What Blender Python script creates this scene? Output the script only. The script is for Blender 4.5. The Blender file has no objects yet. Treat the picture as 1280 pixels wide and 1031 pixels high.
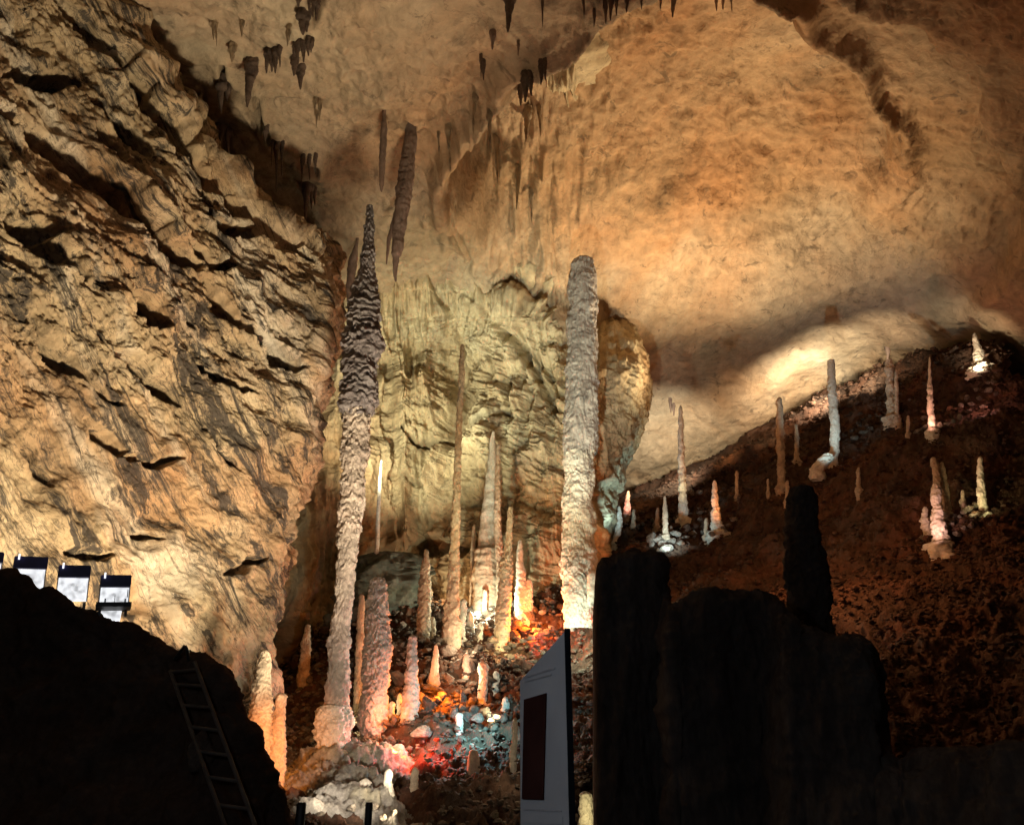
import bpy, bmesh, math, random
import numpy as np
from mathutils import Vector, Matrix, Euler

# ------------------------------------------------------------------ camera, world, exposure
scene = bpy.context.scene
COL = scene.collection
R = math.radians
PITCH = R(24.0)
FPX = 1024.0                      # focal length in pixels of a 1280-wide picture
EYE = np.array([0.0, 0.0, 1.6])
cam_data = bpy.data.cameras.new('camera')
cam = bpy.data.objects.new('camera', cam_data)
COL.objects.link(cam)
cam.location = EYE
cam.rotation_euler = (R(90) + PITCH, 0, 0)
cam_data.sensor_width = 36.0
cam_data.sensor_fit = 'HORIZONTAL'
cam_data.lens = 36.0 * FPX / 1280.0
cam_data.clip_start = 0.05
cam_data.clip_end = 400
scene.camera = cam

world = bpy.data.worlds.new("World")
scene.world = world
world.use_nodes = True
wb = world.node_tree.nodes['Background']
wb.inputs['Color'].default_value = (0.55, 0.42, 0.32, 1)
wb.inputs['Strength'].default_value = 0.012
scene.view_settings.view_transform = 'Standard'
scene.view_settings.look = 'None'
scene.view_settings.exposure = 0.32
scene.view_settings.gamma = 1.0
scene.view_settings.use_curve_mapping = False
try:
    scene.cycles.max_bounces = 5
    scene.cycles.diffuse_bounces = 3
    scene.cycles.adaptive_threshold = 0.03
    scene.cycles.sample_clamp_indirect = 6
    scene.cycles.use_denoising = True
except Exception:
    pass

CP, SP = math.cos(PITCH), math.sin(PITCH)


def W(px, py, d):
    """world point seen at photo pixel (px, py), d metres along the camera axis"""
    px, py, d = np.broadcast_arrays(np.asarray(px, float), np.asarray(py, float), np.asarray(d, float))
    u = (px - 640.0) / FPX
    v = (515.5 - py) / FPX
    return np.stack([EYE[0] + d * u, EYE[1] + d * (CP - v * SP), EYE[2] + d * (SP + v * CP)], -1)


def depth_at_y(py, Y):
    """axis depth of the pixel row py on the vertical plane y = Y"""
    v = (515.5 - np.asarray(py, float)) / FPX
    return Y / (CP - v * SP)


# ------------------------------------------------------------------ lamps (show-cave floodlights)
def lamp(name, p, color, watts, radius=0.12, target=None, cone=None, blend=0.6):
    kind = 'SPOT' if target is not None else 'POINT'
    l = bpy.data.lights.new(name, kind)
    l.energy = watts
    l.color = color
    l.shadow_soft_size = radius
    o = bpy.data.objects.new(name, l)
    COL.objects.link(o)
    p = Vector([float(c) for c in p])
    o.location = p
    if target is not None:
        l.spot_size = R(cone or 90)
        l.spot_blend = blend
        dirv = Vector([float(c) for c in target]) - p
        o.rotation_euler = dirv.to_track_quat('-Z', 'Y').to_euler()
    o.visible_camera = False
    return o


WARM = (1.0, 0.70, 0.40)
AMBER = (1.0, 0.55, 0.24)
CREAM = (1.0, 0.82, 0.56)
COOL = (0.80, 0.95, 1.0)
GREEN = (0.86, 1.0, 0.72)
YELLOW = (1.0, 0.84, 0.42)
ORANGE = (1.0, 0.36, 0.07)
RED = (1.0, 0.06, 0.02)
PINK = (1.0, 0.56, 0.46)
TEAL = (0.35, 0.88, 0.95)
# floods that light the big surfaces
lamp('flood_wall', W(530, 1045, 11.2), (1.0, 0.82, 0.55), 11500, 0.7, W(150, 400, 16), 92, 0.8)
lamp('flood_wall', W(120, 900, 10.0), (1.0, 0.72, 0.40), 60, 0.25, W(60, 560, 14), 110, 0.9)
lamp('flood_ceiling', W(560, 1010, 13.0), (1.0, 0.81, 0.50), 15500, 0.35, W(540, 90, 21), 115, 0.9)
lamp('flood_dome', W(940, 655, 29.0) + np.array([0, 0, 1.6]), (1.0, 0.74, 0.44), 9000, 0.35, W(900, 255, 30), 112, 0.9)
lamp('flood_alcove', W(505, 880, 21.0), (0.97, 0.92, 0.50), 15500, 0.25, W(625, 380, 33), 56, 0.9)
lamp('flood_column', W(530, 1055, 11.0), (1.0, 0.90, 0.80), 1150, 0.12, W(432, 640, 18), 44, 0.8)
lamp('flood_alcove', W(615, 905, 18.0), (1.0, 0.90, 0.50), 6500, 0.25, W(640, 440, 32), 50, 0.9)
lamp('flood_column', W(676, 985, 13.0) + np.array([0, 0, 0.8]), (0.92, 1.0, 0.88), 6000, 0.12, W(727, 470, 28), 34, 0.8)

# ------------------------------------------------------------------ noise
rng = np.random.RandomState(7)
_perm = rng.permutation(256).astype(np.int32)
_perm = np.concatenate([_perm, _perm, _perm])
_g = rng.normal(size=(256, 3))
_g /= np.linalg.norm(_g, axis=1)[:, None]
_g = _g.astype(np.float32)


def perlin(p):
    p = np.asarray(p, np.float32)
    sh = p.shape[:-1]
    p = p.reshape(-1, 3)
    out = np.empty(len(p), np.float32)
    for k in range(0, len(p), 16384):
        out[k:k + 16384] = _perlin(p[k:k + 16384])
    return out.reshape(sh)


def _perlin(p):
    i = np.floor(p).astype(np.int32)
    f = (p - i).astype(np.float32)
    i &= 255
    u = f * f * f * (f * (f * 6 - 15) + 10)
    out = 0.0
    for dx in (0, 1):
        wx = u[..., 0] if dx else 1 - u[..., 0]
        ax = _perm[i[..., 0] + dx]
        for dy in (0, 1):
            wy = u[..., 1] if dy else 1 - u[..., 1]
            ay = _perm[ax + i[..., 1] + dy]
            for dz in (0, 1):
                wz = u[..., 2] if dz else 1 - u[..., 2]
                g = _g[_perm[ay + i[..., 2] + dz]]
                out = out + wx * wy * wz * (g[..., 0] * (f[..., 0] - dx) + g[..., 1] * (f[..., 1] - dy) + g[..., 2] * (f[..., 2] - dz))
    return out * 1.6


def fbm(p, octv=4, gain=0.5, lac=2.03):
    a, s, out = 1.0, 1.0, 0.0
    for k in range(octv):
        out = out + a * perlin(p * s + 17.3 * k)
        a *= gain
        s *= lac
    return out


def ridged(p, octv=4, gain=0.5, lac=2.1):
    a, s, out = 1.0, 1.0, 0.0
    for k in range(octv):
        out = out + a * (1 - 2 * np.abs(perlin(p * s + 9.1 * k)))
        a *= gain
        s *= lac
    return out


def sstep(a, b, x):
    t = np.clip((x - a) / (b - a), 0, 1)
    return t * t * (3 - 2 * t)


# ------------------------------------------------------------------ materials
def rock_material(name, c_dark, c_mid, c_pale, stain=(0.30, 0.13, 0.04), stain_amt=0.5, scale=0.25,
                  dirt=(0.03, 0.022, 0.018), dirt_amt=0.35, dirt_scale=0.9, bump=0.35, bump_scale=5.0, rough=0.8, spec=0.25,
                  stretch=(1, 1, 1), bump_dist=0.06, fleck_scale=1.3, fleck_amt=0.45, strata=None, patch=None, cracks=0.0):
    m = bpy.data.materials.new(name)
    m.use_nodes = True
    nt = m.node_tree
    N, L = nt.nodes, nt.links
    b = N['Principled BSDF']
    b.inputs['Roughness'].default_value = rough
    b.inputs['Specular IOR Level'].default_value = spec
    tc = N.new('ShaderNodeTexCoord')
    mp = N.new('ShaderNodeMapping')
    mp.inputs['Scale'].default_value = stretch
    L.new(tc.outputs['Object'], mp.inputs['Vector'])
    bed = None
    if strata:
        dp = N.new('ShaderNodeVectorMath')
        dp.operation = 'DOT_PRODUCT'
        dp.inputs[1].default_value = strata
        L.new(tc.outputs['Object'], dp.inputs[0])
        sc_ = N.new('ShaderNodeVectorMath')
        sc_.operation = 'SCALE'
        sc_.inputs[0].default_value = [-0.88 * c for c in strata]
        L.new(dp.outputs['Value'], sc_.inputs['Scale'])
        ad = N.new('ShaderNodeVectorMath')
        L.new(tc.outputs['Object'], ad.inputs[0])
        L.new(sc_.outputs[0], ad.inputs[1])
        bed = ad.outputs[0]

    def noise(sc, det=8.0, rgh=0.6, dist=0.0, off=None, vec=None):
        n = N.new('ShaderNodeTexNoise')
        n.inputs['Scale'].default_value = sc
        n.inputs['Detail'].default_value = det
        n.inputs['Roughness'].default_value = rgh
        n.inputs['Distortion'].default_value = dist
        if off:
            m2 = N.new('ShaderNodeMapping')
            m2.inputs['Location'].default_value = (off, off * 1.7, -off)
            L.new(vec or mp.outputs['Vector'], m2.inputs['Vector'])
            L.new(m2.outputs['Vector'], n.inputs['Vector'])
        else:
            L.new(vec or mp.outputs['Vector'], n.inputs['Vector'])
        return n.outputs['Fac']

    def ramp(src, stops):
        r = N.new('ShaderNodeValToRGB')
        e = r.color_ramp.elements
        e[0].position, e[0].color = stops[0][0], (*stops[0][1], 1)
        e[1].position, e[1].color = stops[-1][0], (*stops[-1][1], 1)
        for p_, c_ in stops[1:-1]:
            x = e.new(p_)
            x.color = (*c_, 1)
        L.new(src, r.inputs['Fac'])
        return r.outputs['Color']

    def mix(fac, a, bcol, mode='MIX'):
        x = N.new('ShaderNodeMix')
        x.data_type = 'RGBA'
        x.blend_type = mode
        if isinstance(fac, float):
            x.inputs['Factor'].default_value = fac
        else:
            L.new(fac, x.inputs['Factor'])
        for s, v in ((6, a), (7, bcol)):
            if isinstance(v, tuple):
                x.inputs[s].default_value = (*v, 1)
            else:
                L.new(v, x.inputs[s])
        return x.outputs[2]

    base = ramp(noise(scale, 9, 0.62, 0.6), [(0.3, c_dark), (0.5, c_mid), (0.7, c_pale)])
    st = ramp(noise(scale * 0.55, 6, 0.6, 0.9, 11.3), [(0.48, (0, 0, 0)), (0.68, (stain_amt,) * 3)])
    col = mix(st, base, stain)
    dt = ramp(noise(dirt_scale, 10, 0.7, 1.0, 31.7), [(0.52, (0, 0, 0)), (0.70, (dirt_amt,) * 3)])
    col = mix(dt, col, dirt)
    if bed is not None:
        pl = ramp(noise(0.30, 7, 0.6, 0.8, 91.0, bed), [(0.55, (0, 0, 0)), (0.66, (0.6,) * 3)])
        col = mix(pl, col, (0.60, 0.55, 0.45))
        bk = ramp(noise(1.1, 11, 0.76, 1.5, 53.0, bed), [(0.515, (0, 0, 0)), (0.575, (0.9,) * 3)])
        col = mix(bk, col, (0.028, 0.025, 0.024))
        ck = ramp(noise(2.0, 8, 0.65, 1.8, 17.0, bed), [(0.485, (0, 0, 0)), (0.50, (0.85,) * 3), (0.515, (0, 0, 0))])
        col = mix(ck, col, (0.05, 0.04, 0.035))
    if cracks:
        for sc_c, off_c in ((0.35, 61.0), (0.9, 29.0)):
            ck = ramp(noise(sc_c, 9, 0.6, 1.4, off_c), [(0.49, (0, 0, 0)), (0.50, (cracks,) * 3), (0.51, (0, 0, 0))])
            gate = ramp(noise(0.2, 4, 0.5, 0.5, off_c + 8), [(0.50, (0, 0, 0)), (0.60, (1, 1, 1))])
            col = mix(mix(1.0, ck, gate, 'MULTIPLY'), col, dirt)
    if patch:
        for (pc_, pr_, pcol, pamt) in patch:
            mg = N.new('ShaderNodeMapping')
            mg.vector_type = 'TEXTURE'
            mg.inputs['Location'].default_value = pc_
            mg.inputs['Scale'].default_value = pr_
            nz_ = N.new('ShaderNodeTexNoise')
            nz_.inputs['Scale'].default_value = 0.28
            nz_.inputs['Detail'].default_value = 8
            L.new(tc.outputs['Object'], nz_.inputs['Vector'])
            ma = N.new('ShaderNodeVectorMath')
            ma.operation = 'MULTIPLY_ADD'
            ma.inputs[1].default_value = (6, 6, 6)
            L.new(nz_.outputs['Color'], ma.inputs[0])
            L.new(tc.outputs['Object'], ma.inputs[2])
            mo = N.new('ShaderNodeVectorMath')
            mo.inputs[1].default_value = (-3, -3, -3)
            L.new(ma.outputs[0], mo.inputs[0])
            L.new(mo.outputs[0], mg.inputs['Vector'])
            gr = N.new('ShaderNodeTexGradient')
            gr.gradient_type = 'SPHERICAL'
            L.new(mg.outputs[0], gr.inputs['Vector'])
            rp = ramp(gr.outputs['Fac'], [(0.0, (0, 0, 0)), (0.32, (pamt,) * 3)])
            stained_or_dimmed = mix(1.0, col, pcol, 'MULTIPLY')  # tint for a mineral stain, and for dimness painted into the colour
            col = mix(rp, col, stained_or_dimmed)
    fk = ramp(noise(fleck_scale, 7, 0.6, 1.6, 77.7), [(0.60, (0, 0, 0)), (0.67, (fleck_amt,) * 3)])
    col = mix(fk, col, dirt)
    fine = ramp(noise(scale * 14, 8, 0.65, 0.3, 5.1), [(0.3, (0.62,) * 3), (0.7, (1.22,) * 3)])
    col = mix(0.8, col, fine, 'MULTIPLY')
    L.new(col, b.inputs['Base Color'])
    bp = N.new('ShaderNodeBump')
    bp.inputs['Strength'].default_value = bump
    bp.inputs['Distance'].default_value = bump_dist
    L.new(noise(bump_scale, 12, 0.65, 0.4, 2.2), bp.inputs['Height'])
    L.new(bp.outputs['Normal'], b.inputs['Normal'])
    return m


def plain_material(name, color, rough=0.6, metal=0.0, emit=None, emit_strength=0.0, var=0.25, scale=8.0):
    m = bpy.data.materials.new(name)
    m.use_nodes = True
    nt = m.node_tree
    b = nt.nodes['Principled BSDF']
    b.inputs['Roughness'].default_value = rough
    b.inputs['Specular IOR Level'].default_value = 0.5 if rough < 0.8 else 0.0
    b.inputs['Metallic'].default_value = metal
    tc = nt.nodes.new('ShaderNodeTexCoord')
    n = nt.nodes.new('ShaderNodeTexNoise')
    n.inputs['Scale'].default_value = scale
    n.inputs['Detail'].default_value = 6
    nt.links.new(tc.outputs['Object'], n.inputs['Vector'])
    r = nt.nodes.new('ShaderNodeValToRGB')
    r.color_ramp.elements[0].position = 0.3
    r.color_ramp.elements[1].position = 0.7
    r.color_ramp.elements[0].color = (*[c * (1 - var) for c in color], 1)
    r.color_ramp.elements[1].color = (*[min(1, c * (1 + var)) for c in color], 1)
    nt.links.new(n.outputs['Fac'], r.inputs['Fac'])
    nt.links.new(r.outputs['Color'], b.inputs['Base Color'])
    if emit:
        b.inputs['Emission Color'].default_value = (*emit, 1)
        if var > 0:
            r2 = nt.nodes.new('ShaderNodeValToRGB')
            r2.color_ramp.elements[0].position = 0.36
            r2.color_ramp.elements[1].position = 0.56
            r2.color_ramp.elements[0].color = (*[c * 0.42 for c in emit], 1)
            r2.color_ramp.elements[1].color = (*emit, 1)
            nt.links.new(n.outputs['Fac'], r2.inputs['Fac'])
            nt.links.new(r2.outputs['Color'], b.inputs['Emission Color'])
        b.inputs['Emission Strength'].default_value = emit_strength
    return m


M = {}
M['wall'] = rock_material('strata_limestone', (0.25, 0.18, 0.105), (0.43, 0.325, 0.195), (0.55, 0.45, 0.31),
                          stain=(0.36, 0.17, 0.07), stain_amt=0.7, scale=0.32, dirt_amt=0.45, dirt_scale=0.55,
                          bump=0.8, bump_scale=4.0, bump_dist=0.12, strata=(0.33, 0.64, -0.69))
M['ceiling'] = rock_material('ceiling_limestone', (0.27, 0.20, 0.125), (0.36, 0.275, 0.18), (0.44, 0.36, 0.25),
                             stain=(0.40, 0.19, 0.07), stain_amt=0.55, scale=0.14, dirt_amt=0.35, dirt_scale=0.30,
                             bump=0.8, bump_scale=2.4, bump_dist=0.20, fleck_scale=1.1, fleck_amt=0.5, cracks=0.32,
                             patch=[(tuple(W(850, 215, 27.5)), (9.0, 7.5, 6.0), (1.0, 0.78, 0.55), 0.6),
                                    (tuple(W(1230, 150, 22)), (8, 9, 7), (0.62, 0.52, 0.42), 0.8)])  # second patch paints the weaker lamplight at upper right into the colour
M['alcove'] = rock_material('alcove_limestone', (0.27, 0.21, 0.125), (0.42, 0.34, 0.21), (0.52, 0.46, 0.31),
                            stain=(0.36, 0.18, 0.07), stain_amt=0.5, scale=0.22, dirt_amt=0.4, dirt_scale=0.5,
                            bump=0.7, bump_scale=3.0, bump_dist=0.14, cracks=0.6)
M['floor'] = rock_material('rubble_earth', (0.026, 0.015, 0.009), (0.056, 0.030, 0.018), (0.10, 0.056, 0.034),
                           stain=(0.16, 0.06, 0.03), stain_amt=0.5, scale=0.8, dirt_amt=0.6, dirt_scale=2.0,
                           bump=0.9, bump_scale=6, rough=0.9, bump_dist=0.1)
M['palerock'] = rock_material('pale_broken_stone', (0.16, 0.13, 0.10), (0.33, 0.28, 0.23), (0.46, 0.41, 0.35),
                              stain=(0.25, 0.15, 0.09), stain_amt=0.5, scale=1.1, dirt_amt=0.8, dirt_scale=1.6,
                              bump=1.0, bump_scale=3.5, rough=0.9, bump_dist=0.25)
M['greyrock'] = rock_material('grey_pitted_rock', (0.14, 0.125, 0.11), (0.26, 0.235, 0.21), (0.40, 0.37, 0.32),
                              stain=(0.34, 0.30, 0.17), stain_amt=0.5, scale=1.4, dirt_amt=0.7, dirt_scale=2.4,
                              bump=1.0, bump_scale=7, rough=0.9, bump_dist=0.08)
M['rubble'] = rock_material('grey_brown_rubble', (0.05, 0.038, 0.03), (0.11, 0.085, 0.065), (0.20, 0.16, 0.125),
                            stain=(0.12, 0.06, 0.03), stain_amt=0.4, scale=0.9, dirt_amt=0.6, dirt_scale=2.0,
                            bump=0.9, bump_scale=6, rough=0.9, bump_dist=0.1)
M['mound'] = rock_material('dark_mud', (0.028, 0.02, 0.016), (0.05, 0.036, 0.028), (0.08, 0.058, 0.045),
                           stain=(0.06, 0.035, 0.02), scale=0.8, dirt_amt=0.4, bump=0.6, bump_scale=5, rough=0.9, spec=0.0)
M['darkrock'] = rock_material('dark_matte_rock', (0.04, 0.035, 0.033), (0.07, 0.062, 0.057), (0.115, 0.10, 0.09),
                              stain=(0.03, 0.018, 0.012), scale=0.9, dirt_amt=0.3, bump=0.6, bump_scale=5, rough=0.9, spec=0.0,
                              stretch=(1, 1, 0.35))  # very dark matte rock colour, drawn out vertically
M['column'] = rock_material('column_calcite', (0.27, 0.21, 0.17), (0.40, 0.33, 0.27), (0.50, 0.43, 0.36),
                            stain=(0.30, 0.17, 0.12), stain_amt=0.3, scale=0.9, dirt_amt=0.55, dirt_scale=1.6,
                            bump=0.6, bump_scale=7, bump_dist=0.05)
M['greycolumn'] = rock_material('grey_calcite', (0.12, 0.105, 0.10), (0.19, 0.17, 0.165), (0.28, 0.25, 0.24),
                                stain=(0.14, 0.10, 0.10), stain_amt=0.3, scale=0.9, dirt_amt=0.4, dirt_scale=1.6,
                                bump=0.6, bump_scale=7, bump_dist=0.05)
M['pale'] = rock_material('pale_calcite', (0.42, 0.37, 0.30), (0.55, 0.50, 0.42), (0.66, 0.62, 0.54),
                          stain=(0.45, 0.33, 0.2), stain_amt=0.3, scale=1.2, dirt_amt=0.25, dirt_scale=2.2,
                          bump=0.5, bump_scale=8, bump_dist=0.04)
M['streaked'] = rock_material('streaked_grey_calcite', (0.25, 0.225, 0.20), (0.42, 0.385, 0.345), (0.56, 0.53, 0.48),
                              stain=(0.26, 0.17, 0.13), stain_amt=0.3, scale=1.0, dirt_amt=0.7, dirt_scale=1.8,
                              bump=0.7, bump_scale=7, bump_dist=0.06, stretch=(1, 1, 0.3))
M['tan'] = rock_material('tan_calcite', (0.26, 0.19, 0.13), (0.40, 0.31, 0.22), (0.50, 0.42, 0.32),
                         stain=(0.40, 0.2, 0.08), stain_amt=0.4, scale=1.0, dirt_amt=0.5, dirt_scale=2.0,
                         bump=0.6, bump_scale=8, bump_dist=0.05)
M['dripstone'] = rock_material('dark_dripstone', (0.05, 0.036, 0.03), (0.12, 0.085, 0.065), (0.24, 0.18, 0.14),
                               stain=(0.13, 0.07, 0.04), scale=1.2, dirt_amt=0.5, dirt_scale=2.0, bump=0.6, bump_scale=6)
M['brownstone'] = rock_material('brown_dripstone', (0.14, 0.095, 0.075), (0.22, 0.16, 0.13), (0.30, 0.23, 0.19),
                                stain=(0.22, 0.12, 0.07), scale=1.0, dirt_amt=0.5, dirt_scale=1.2, bump=0.6, bump_scale=5,
                                stretch=(1, 1, 0.4))
M['ledge'] = rock_material('dark_green_rock', (0.04, 0.05, 0.04), (0.075, 0.085, 0.07), (0.13, 0.14, 0.115), stain=(0.06, 0.08, 0.05),
                           scale=0.9, dirt_amt=0.6, bump=0.8, bump_scale=4, rough=0.9, bump_dist=0.1)
M['metal'] = plain_material('dull_ladder_metal', (0.075, 0.065, 0.055), 0.7, 0.3)
M['blackmetal'] = plain_material('black_painted_metal', (0.012, 0.012, 0.012), 0.5, 0.2)
M['navy'] = plain_material('navy_housing', (0.02, 0.017, 0.085), 0.4)
M['lit'] = plain_material('lit_white_panel', (0.8, 0.8, 0.8), 0.5, emit=(0.95, 0.97, 1.0), emit_strength=0.8, var=0.15, scale=11)
M['pilot'] = plain_material('white_pilot_lamp', (0.8, 0.8, 0.8), 0.5, emit=(0.9, 0.93, 1.0), emit_strength=1.2, var=0.0)
M['board'] = plain_material('grey_blue_board', (0.30, 0.32, 0.345), 0.95, 0.0, var=0.12, scale=2.5)
M['boardedge'] = plain_material('dark_board_edge', (0.012, 0.014, 0.018), 0.9)
M['boardpic'] = plain_material('dark_red_picture', (0.03, 0.012, 0.01), 0.9, var=0.5, scale=3)
M['print'] = plain_material('grey_print', (0.27, 0.28, 0.30), 0.9)

# ------------------------------------------------------------------ mesh helpers


def tag(o, label=None, cat=None, group=None, kind=None):
    if label: o['label'] = label
    if cat: o['category'] = cat
    if group: o['group'] = group
    if kind: o['kind'] = kind
    return o


def mesh_from(name, verts, quads, mat, smooth=True):
    me = bpy.data.meshes.new(name)
    nv, nq = len(verts), len(quads)
    k = quads.shape[1]
    me.vertices.add(nv)
    me.vertices.foreach_set('co', np.ascontiguousarray(verts, np.float32).ravel())
    me.loops.add(nq * k)
    me.loops.foreach_set('vertex_index', np.ascontiguousarray(quads, np.int32).ravel())
    me.polygons.add(nq)
    me.polygons.foreach_set('loop_start', np.arange(0, nq * k, k, dtype=np.int32))
    me.polygons.foreach_set('loop_total', np.full(nq, k, np.int32))
    me.polygons.foreach_set('use_smooth', np.full(nq, smooth, bool))
    me.update(calc_edges=True)
    me.validate()
    me.materials.append(mat)
    return me


def link(name, me, parent=None):
    o = bpy.data.objects.new(name, me)
    COL.objects.link(o)
    if parent is not None:
        o.parent = parent
    return o


def empty(name, loc=(0, 0, 0)):
    o = bpy.data.objects.new(name, None)
    COL.objects.link(o)
    o.location = [float(c) for c in loc]
    return o


def grid_quads(nu, nv, wrap=False):
    nu2 = nu if wrap else nu - 1
    i, j = np.meshgrid(np.arange(nu2), np.arange(nv - 1), indexing='ij')
    i2 = (i + 1) % nu
    return np.stack([i * nv + j, i2 * nv + j, i2 * nv + j + 1, i * nv + j + 1], -1).reshape(-1, 4)


def catmull(A, n):
    """A: (k, ...) control rows -> (n, ...) samples, Catmull-Rom in index parameter"""
    A = np.asarray(A, float)
    k = A.shape[0]
    t = np.linspace(0, k - 1, n)
    i = np.clip(np.floor(t).astype(int), 0, k - 2)
    f = (t - i).reshape((-1,) + (1,) * (A.ndim - 1))
    P = np.concatenate([2 * A[:1] - A[1:2], A, 2 * A[-1:] - A[-2:-1]], 0)
    p0, p1, p2, p3 = P[i], P[i + 1], P[i + 2], P[i + 3]
    return 0.5 * (2 * p1 + (p2 - p0) * f + (2 * p0 - 5 * p1 + 4 * p2 - p3) * f * f + (3 * p1 - p0 - 3 * p2 + p3) * f ** 3)


def normals_of(P):
    du = np.gradient(P, axis=0)
    dv = np.gradient(P, axis=1)
    n = np.cross(du, dv)
    n /= np.linalg.norm(n, axis=-1)[..., None] + 1e-9
    flip = np.sum(n * (EYE - P), -1) < 0
    n[flip] *= -1
    return n


class Sheet:
    """A rock surface through control points given as (px, py, depth); relief is added along its normals."""

    def __init__(self, ctrl, nu, nv):
        c = np.array(ctrl, float).copy()
        c[..., 2] = np.log(c[..., 2])
        c = catmull(c, nu)
        c = np.swapaxes(catmull(np.swapaxes(c, 0, 1), nv), 0, 1)
        c[..., 2] = np.exp(c[..., 2])
        self.px, self.py, self.d = c[..., 0], c[..., 1], c[..., 2]
        self.P = W(self.px, self.py, self.d)
        self.n = normals_of(self.P)

    def set_depth(self, d):
        self.d = d
        self.P = W(self.px, self.py, d)
        self.n = normals_of(self.P)

    def displace(self, h):
        self.P = self.P + self.n * np.asarray(h)[..., None]

    def build(self, name, mat, kind='structure'):
        nu, nv = self.P.shape[:2]
        me = mesh_from(name, self.P.reshape(-1, 3), grid_quads(nu, nv), mat)
        o = link(name, me)
        o['kind'] = kind
        self.project()
        return o

    def project(self):
        q = self.P - EYE
        d = q[..., 1] * CP + q[..., 2] * SP
        d = np.where(np.abs(d) < 1e-3, 1e-3, d)
        up = -q[..., 1] * SP + q[..., 2] * CP
        self.qx = np.where(d > 0.5, 640 + FPX * q[..., 0] / d, 1e6).ravel()
        self.qy = np.where(d > 0.5, 515.5 - FPX * up / d, 1e6).ravel()
        self.qd = d.ravel()

    def depth(self, px, py):
        """axis depth of the surface where it shows at (px, py)"""
        r2 = (self.qx - px) ** 2 + (self.qy - py) ** 2
        idx = np.argpartition(r2, 12)[:12]
        idx = idx[r2[idx] < max(60.0, r2[idx].min() * 4 + 1e-6)]
        return float(np.min(self.qd[idx]))


def polyline_dist(px, py, pts, widths=None):
    """distance in pixels to a polyline, and the fraction along it"""
    best = np.full(px.shape, 1e9)
    frac = np.zeros(px.shape)
    n = len(pts) - 1
    for k in range(n):
        (x0, y0), (x1, y1) = pts[k], pts[k + 1]
        dx, dy = x1 - x0, y1 - y0
        t = np.clip(((px - x0) * dx + (py - y0) * dy) / (dx * dx + dy * dy), 0, 1)
        dd = np.hypot(px - x0 - t * dx, py - y0 - t * dy)
        m = dd < best
        best[m] = dd[m]
        frac[m] = ((k + t) / n)[m]
    return best, frac


# ------------------------------------------------------------------ cave ceiling
cx = [-700, -300, 0, 130, 260, 380, 470, 560, 640, 720, 820, 920, 1030, 1130, 1220, 1320, 1500, 1900]
cy = [-900, -500, -250, -80, 40, 130, 210, 290, 370, 440, 510, 580, 650]
cz = [15, 15.5, 16, 16.5, 17.2, 18.0, 18.5, 18.7, 18.8, 18.3, 17.3, 15.7, 14.0]
cfac = {-700: .7, -300: .85, 0: 1, 1030: 1.0, 1130: .96, 1220: .90, 1320: .82, 1500: .66, 1900: .46}
ctrl = []
for x in cx:
    row = []
    for y, z in zip(cy, cz):
        v = (515.5 - y) / FPX
        d = z / (SP + v * CP)
        k = cfac.get(x, 1.0)
        if y < 0:
            k = 1 + (k - 1) * 0.6
        row.append((x, y, d * k))
    ctrl.append(row)
ceil = Sheet(ctrl, 800, 560)
ALC_W = [-.60, -.32, -.16, -.03, .10, .25, .40, .54, .66, .78, .88, .95]
ALC_Y = [27.0, 28.3, 29.3, 30.2, 30.8, 31.6, 31.5, 30.4, 29.6, 29.4, 29.8, 30.6]
E_Y, E_X = [120, 300, 400, 480, 540, 580, 615, 660, 900], [760, 770, 785, 792, 784, 768, 752, 744, 742]


def smin(a, b, k):
    hh = np.clip(0.5 + 0.5 * (b - a) / k, 0, 1)
    return b + (a - b) * hh - k * hh * (1 - hh)


def wall_depth(px_, py_):
    e = np.interp(py_, E_Y, E_X)
    return depth_at_y(py_, np.interp((px_ - 410) / (e - 410), ALC_W, ALC_Y))


blend = sstep(785, 700, ceil.px) * sstep(330, 440, ceil.px) * sstep(60, 160, ceil.py)
dw = wall_depth(ceil.px, ceil.py)
ceil.set_depth(ceil.d + blend * (smin(ceil.d, dw, 5.5) + 0.1 + 3.0 * sstep(370, 470, ceil.py - 60 * sstep(660, 735, ceil.px)) - ceil.d))
px, py = ceil.px, ceil.py
wn = fbm(ceil.P * 0.25, 4)
wx, wy = px + wn * 26, py + fbm(ceil.P * 0.25 + 40, 4) * 26
# the recessed dome and the second, wider one
e1 = np.hypot((wx - 840) / 262, (wy - 230) / 186)
e2 = np.hypot((wx - 930) / 345, (wy - 255) / 262)
rim = 0.58 * np.exp(-((e1 - 1.05) / 0.045) ** 2) + 0.22 * np.exp(-((e2 - 1.05) / 0.05) ** 2)
k1, k2 = sstep(370, 190, wy), sstep(430, 250, wy)
rim = rim * k1
rec = -rim + k1 * (1.9 * sstep(1.0, 0.91, e1) + 0.5 * sstep(1.0, 0.2, e1)) + 1.3 * k2 * sstep(1.0, 0.92, e2)
h = -rec
h += 0.75 * fbm(ceil.P * 0.12, 4) + 0.10 * fbm(ceil.P * 0.7, 4)
rough = sstep(-0.35, 0.5, fbm(ceil.P * 0.16 + 70, 3))
calm = 0.15 + 0.85 * sstep(430, 320, py + 0 * px)
h += calm * rough * 0.10 * ridged(ceil.P * 0.9 + 5, 4) + calm * (0.05 + 0.09 * rough) * ridged(ceil.P * 1.7 + 15, 4) + calm * 0.03 * ridged(ceil.P * 4.5 + 25, 2)
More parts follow.
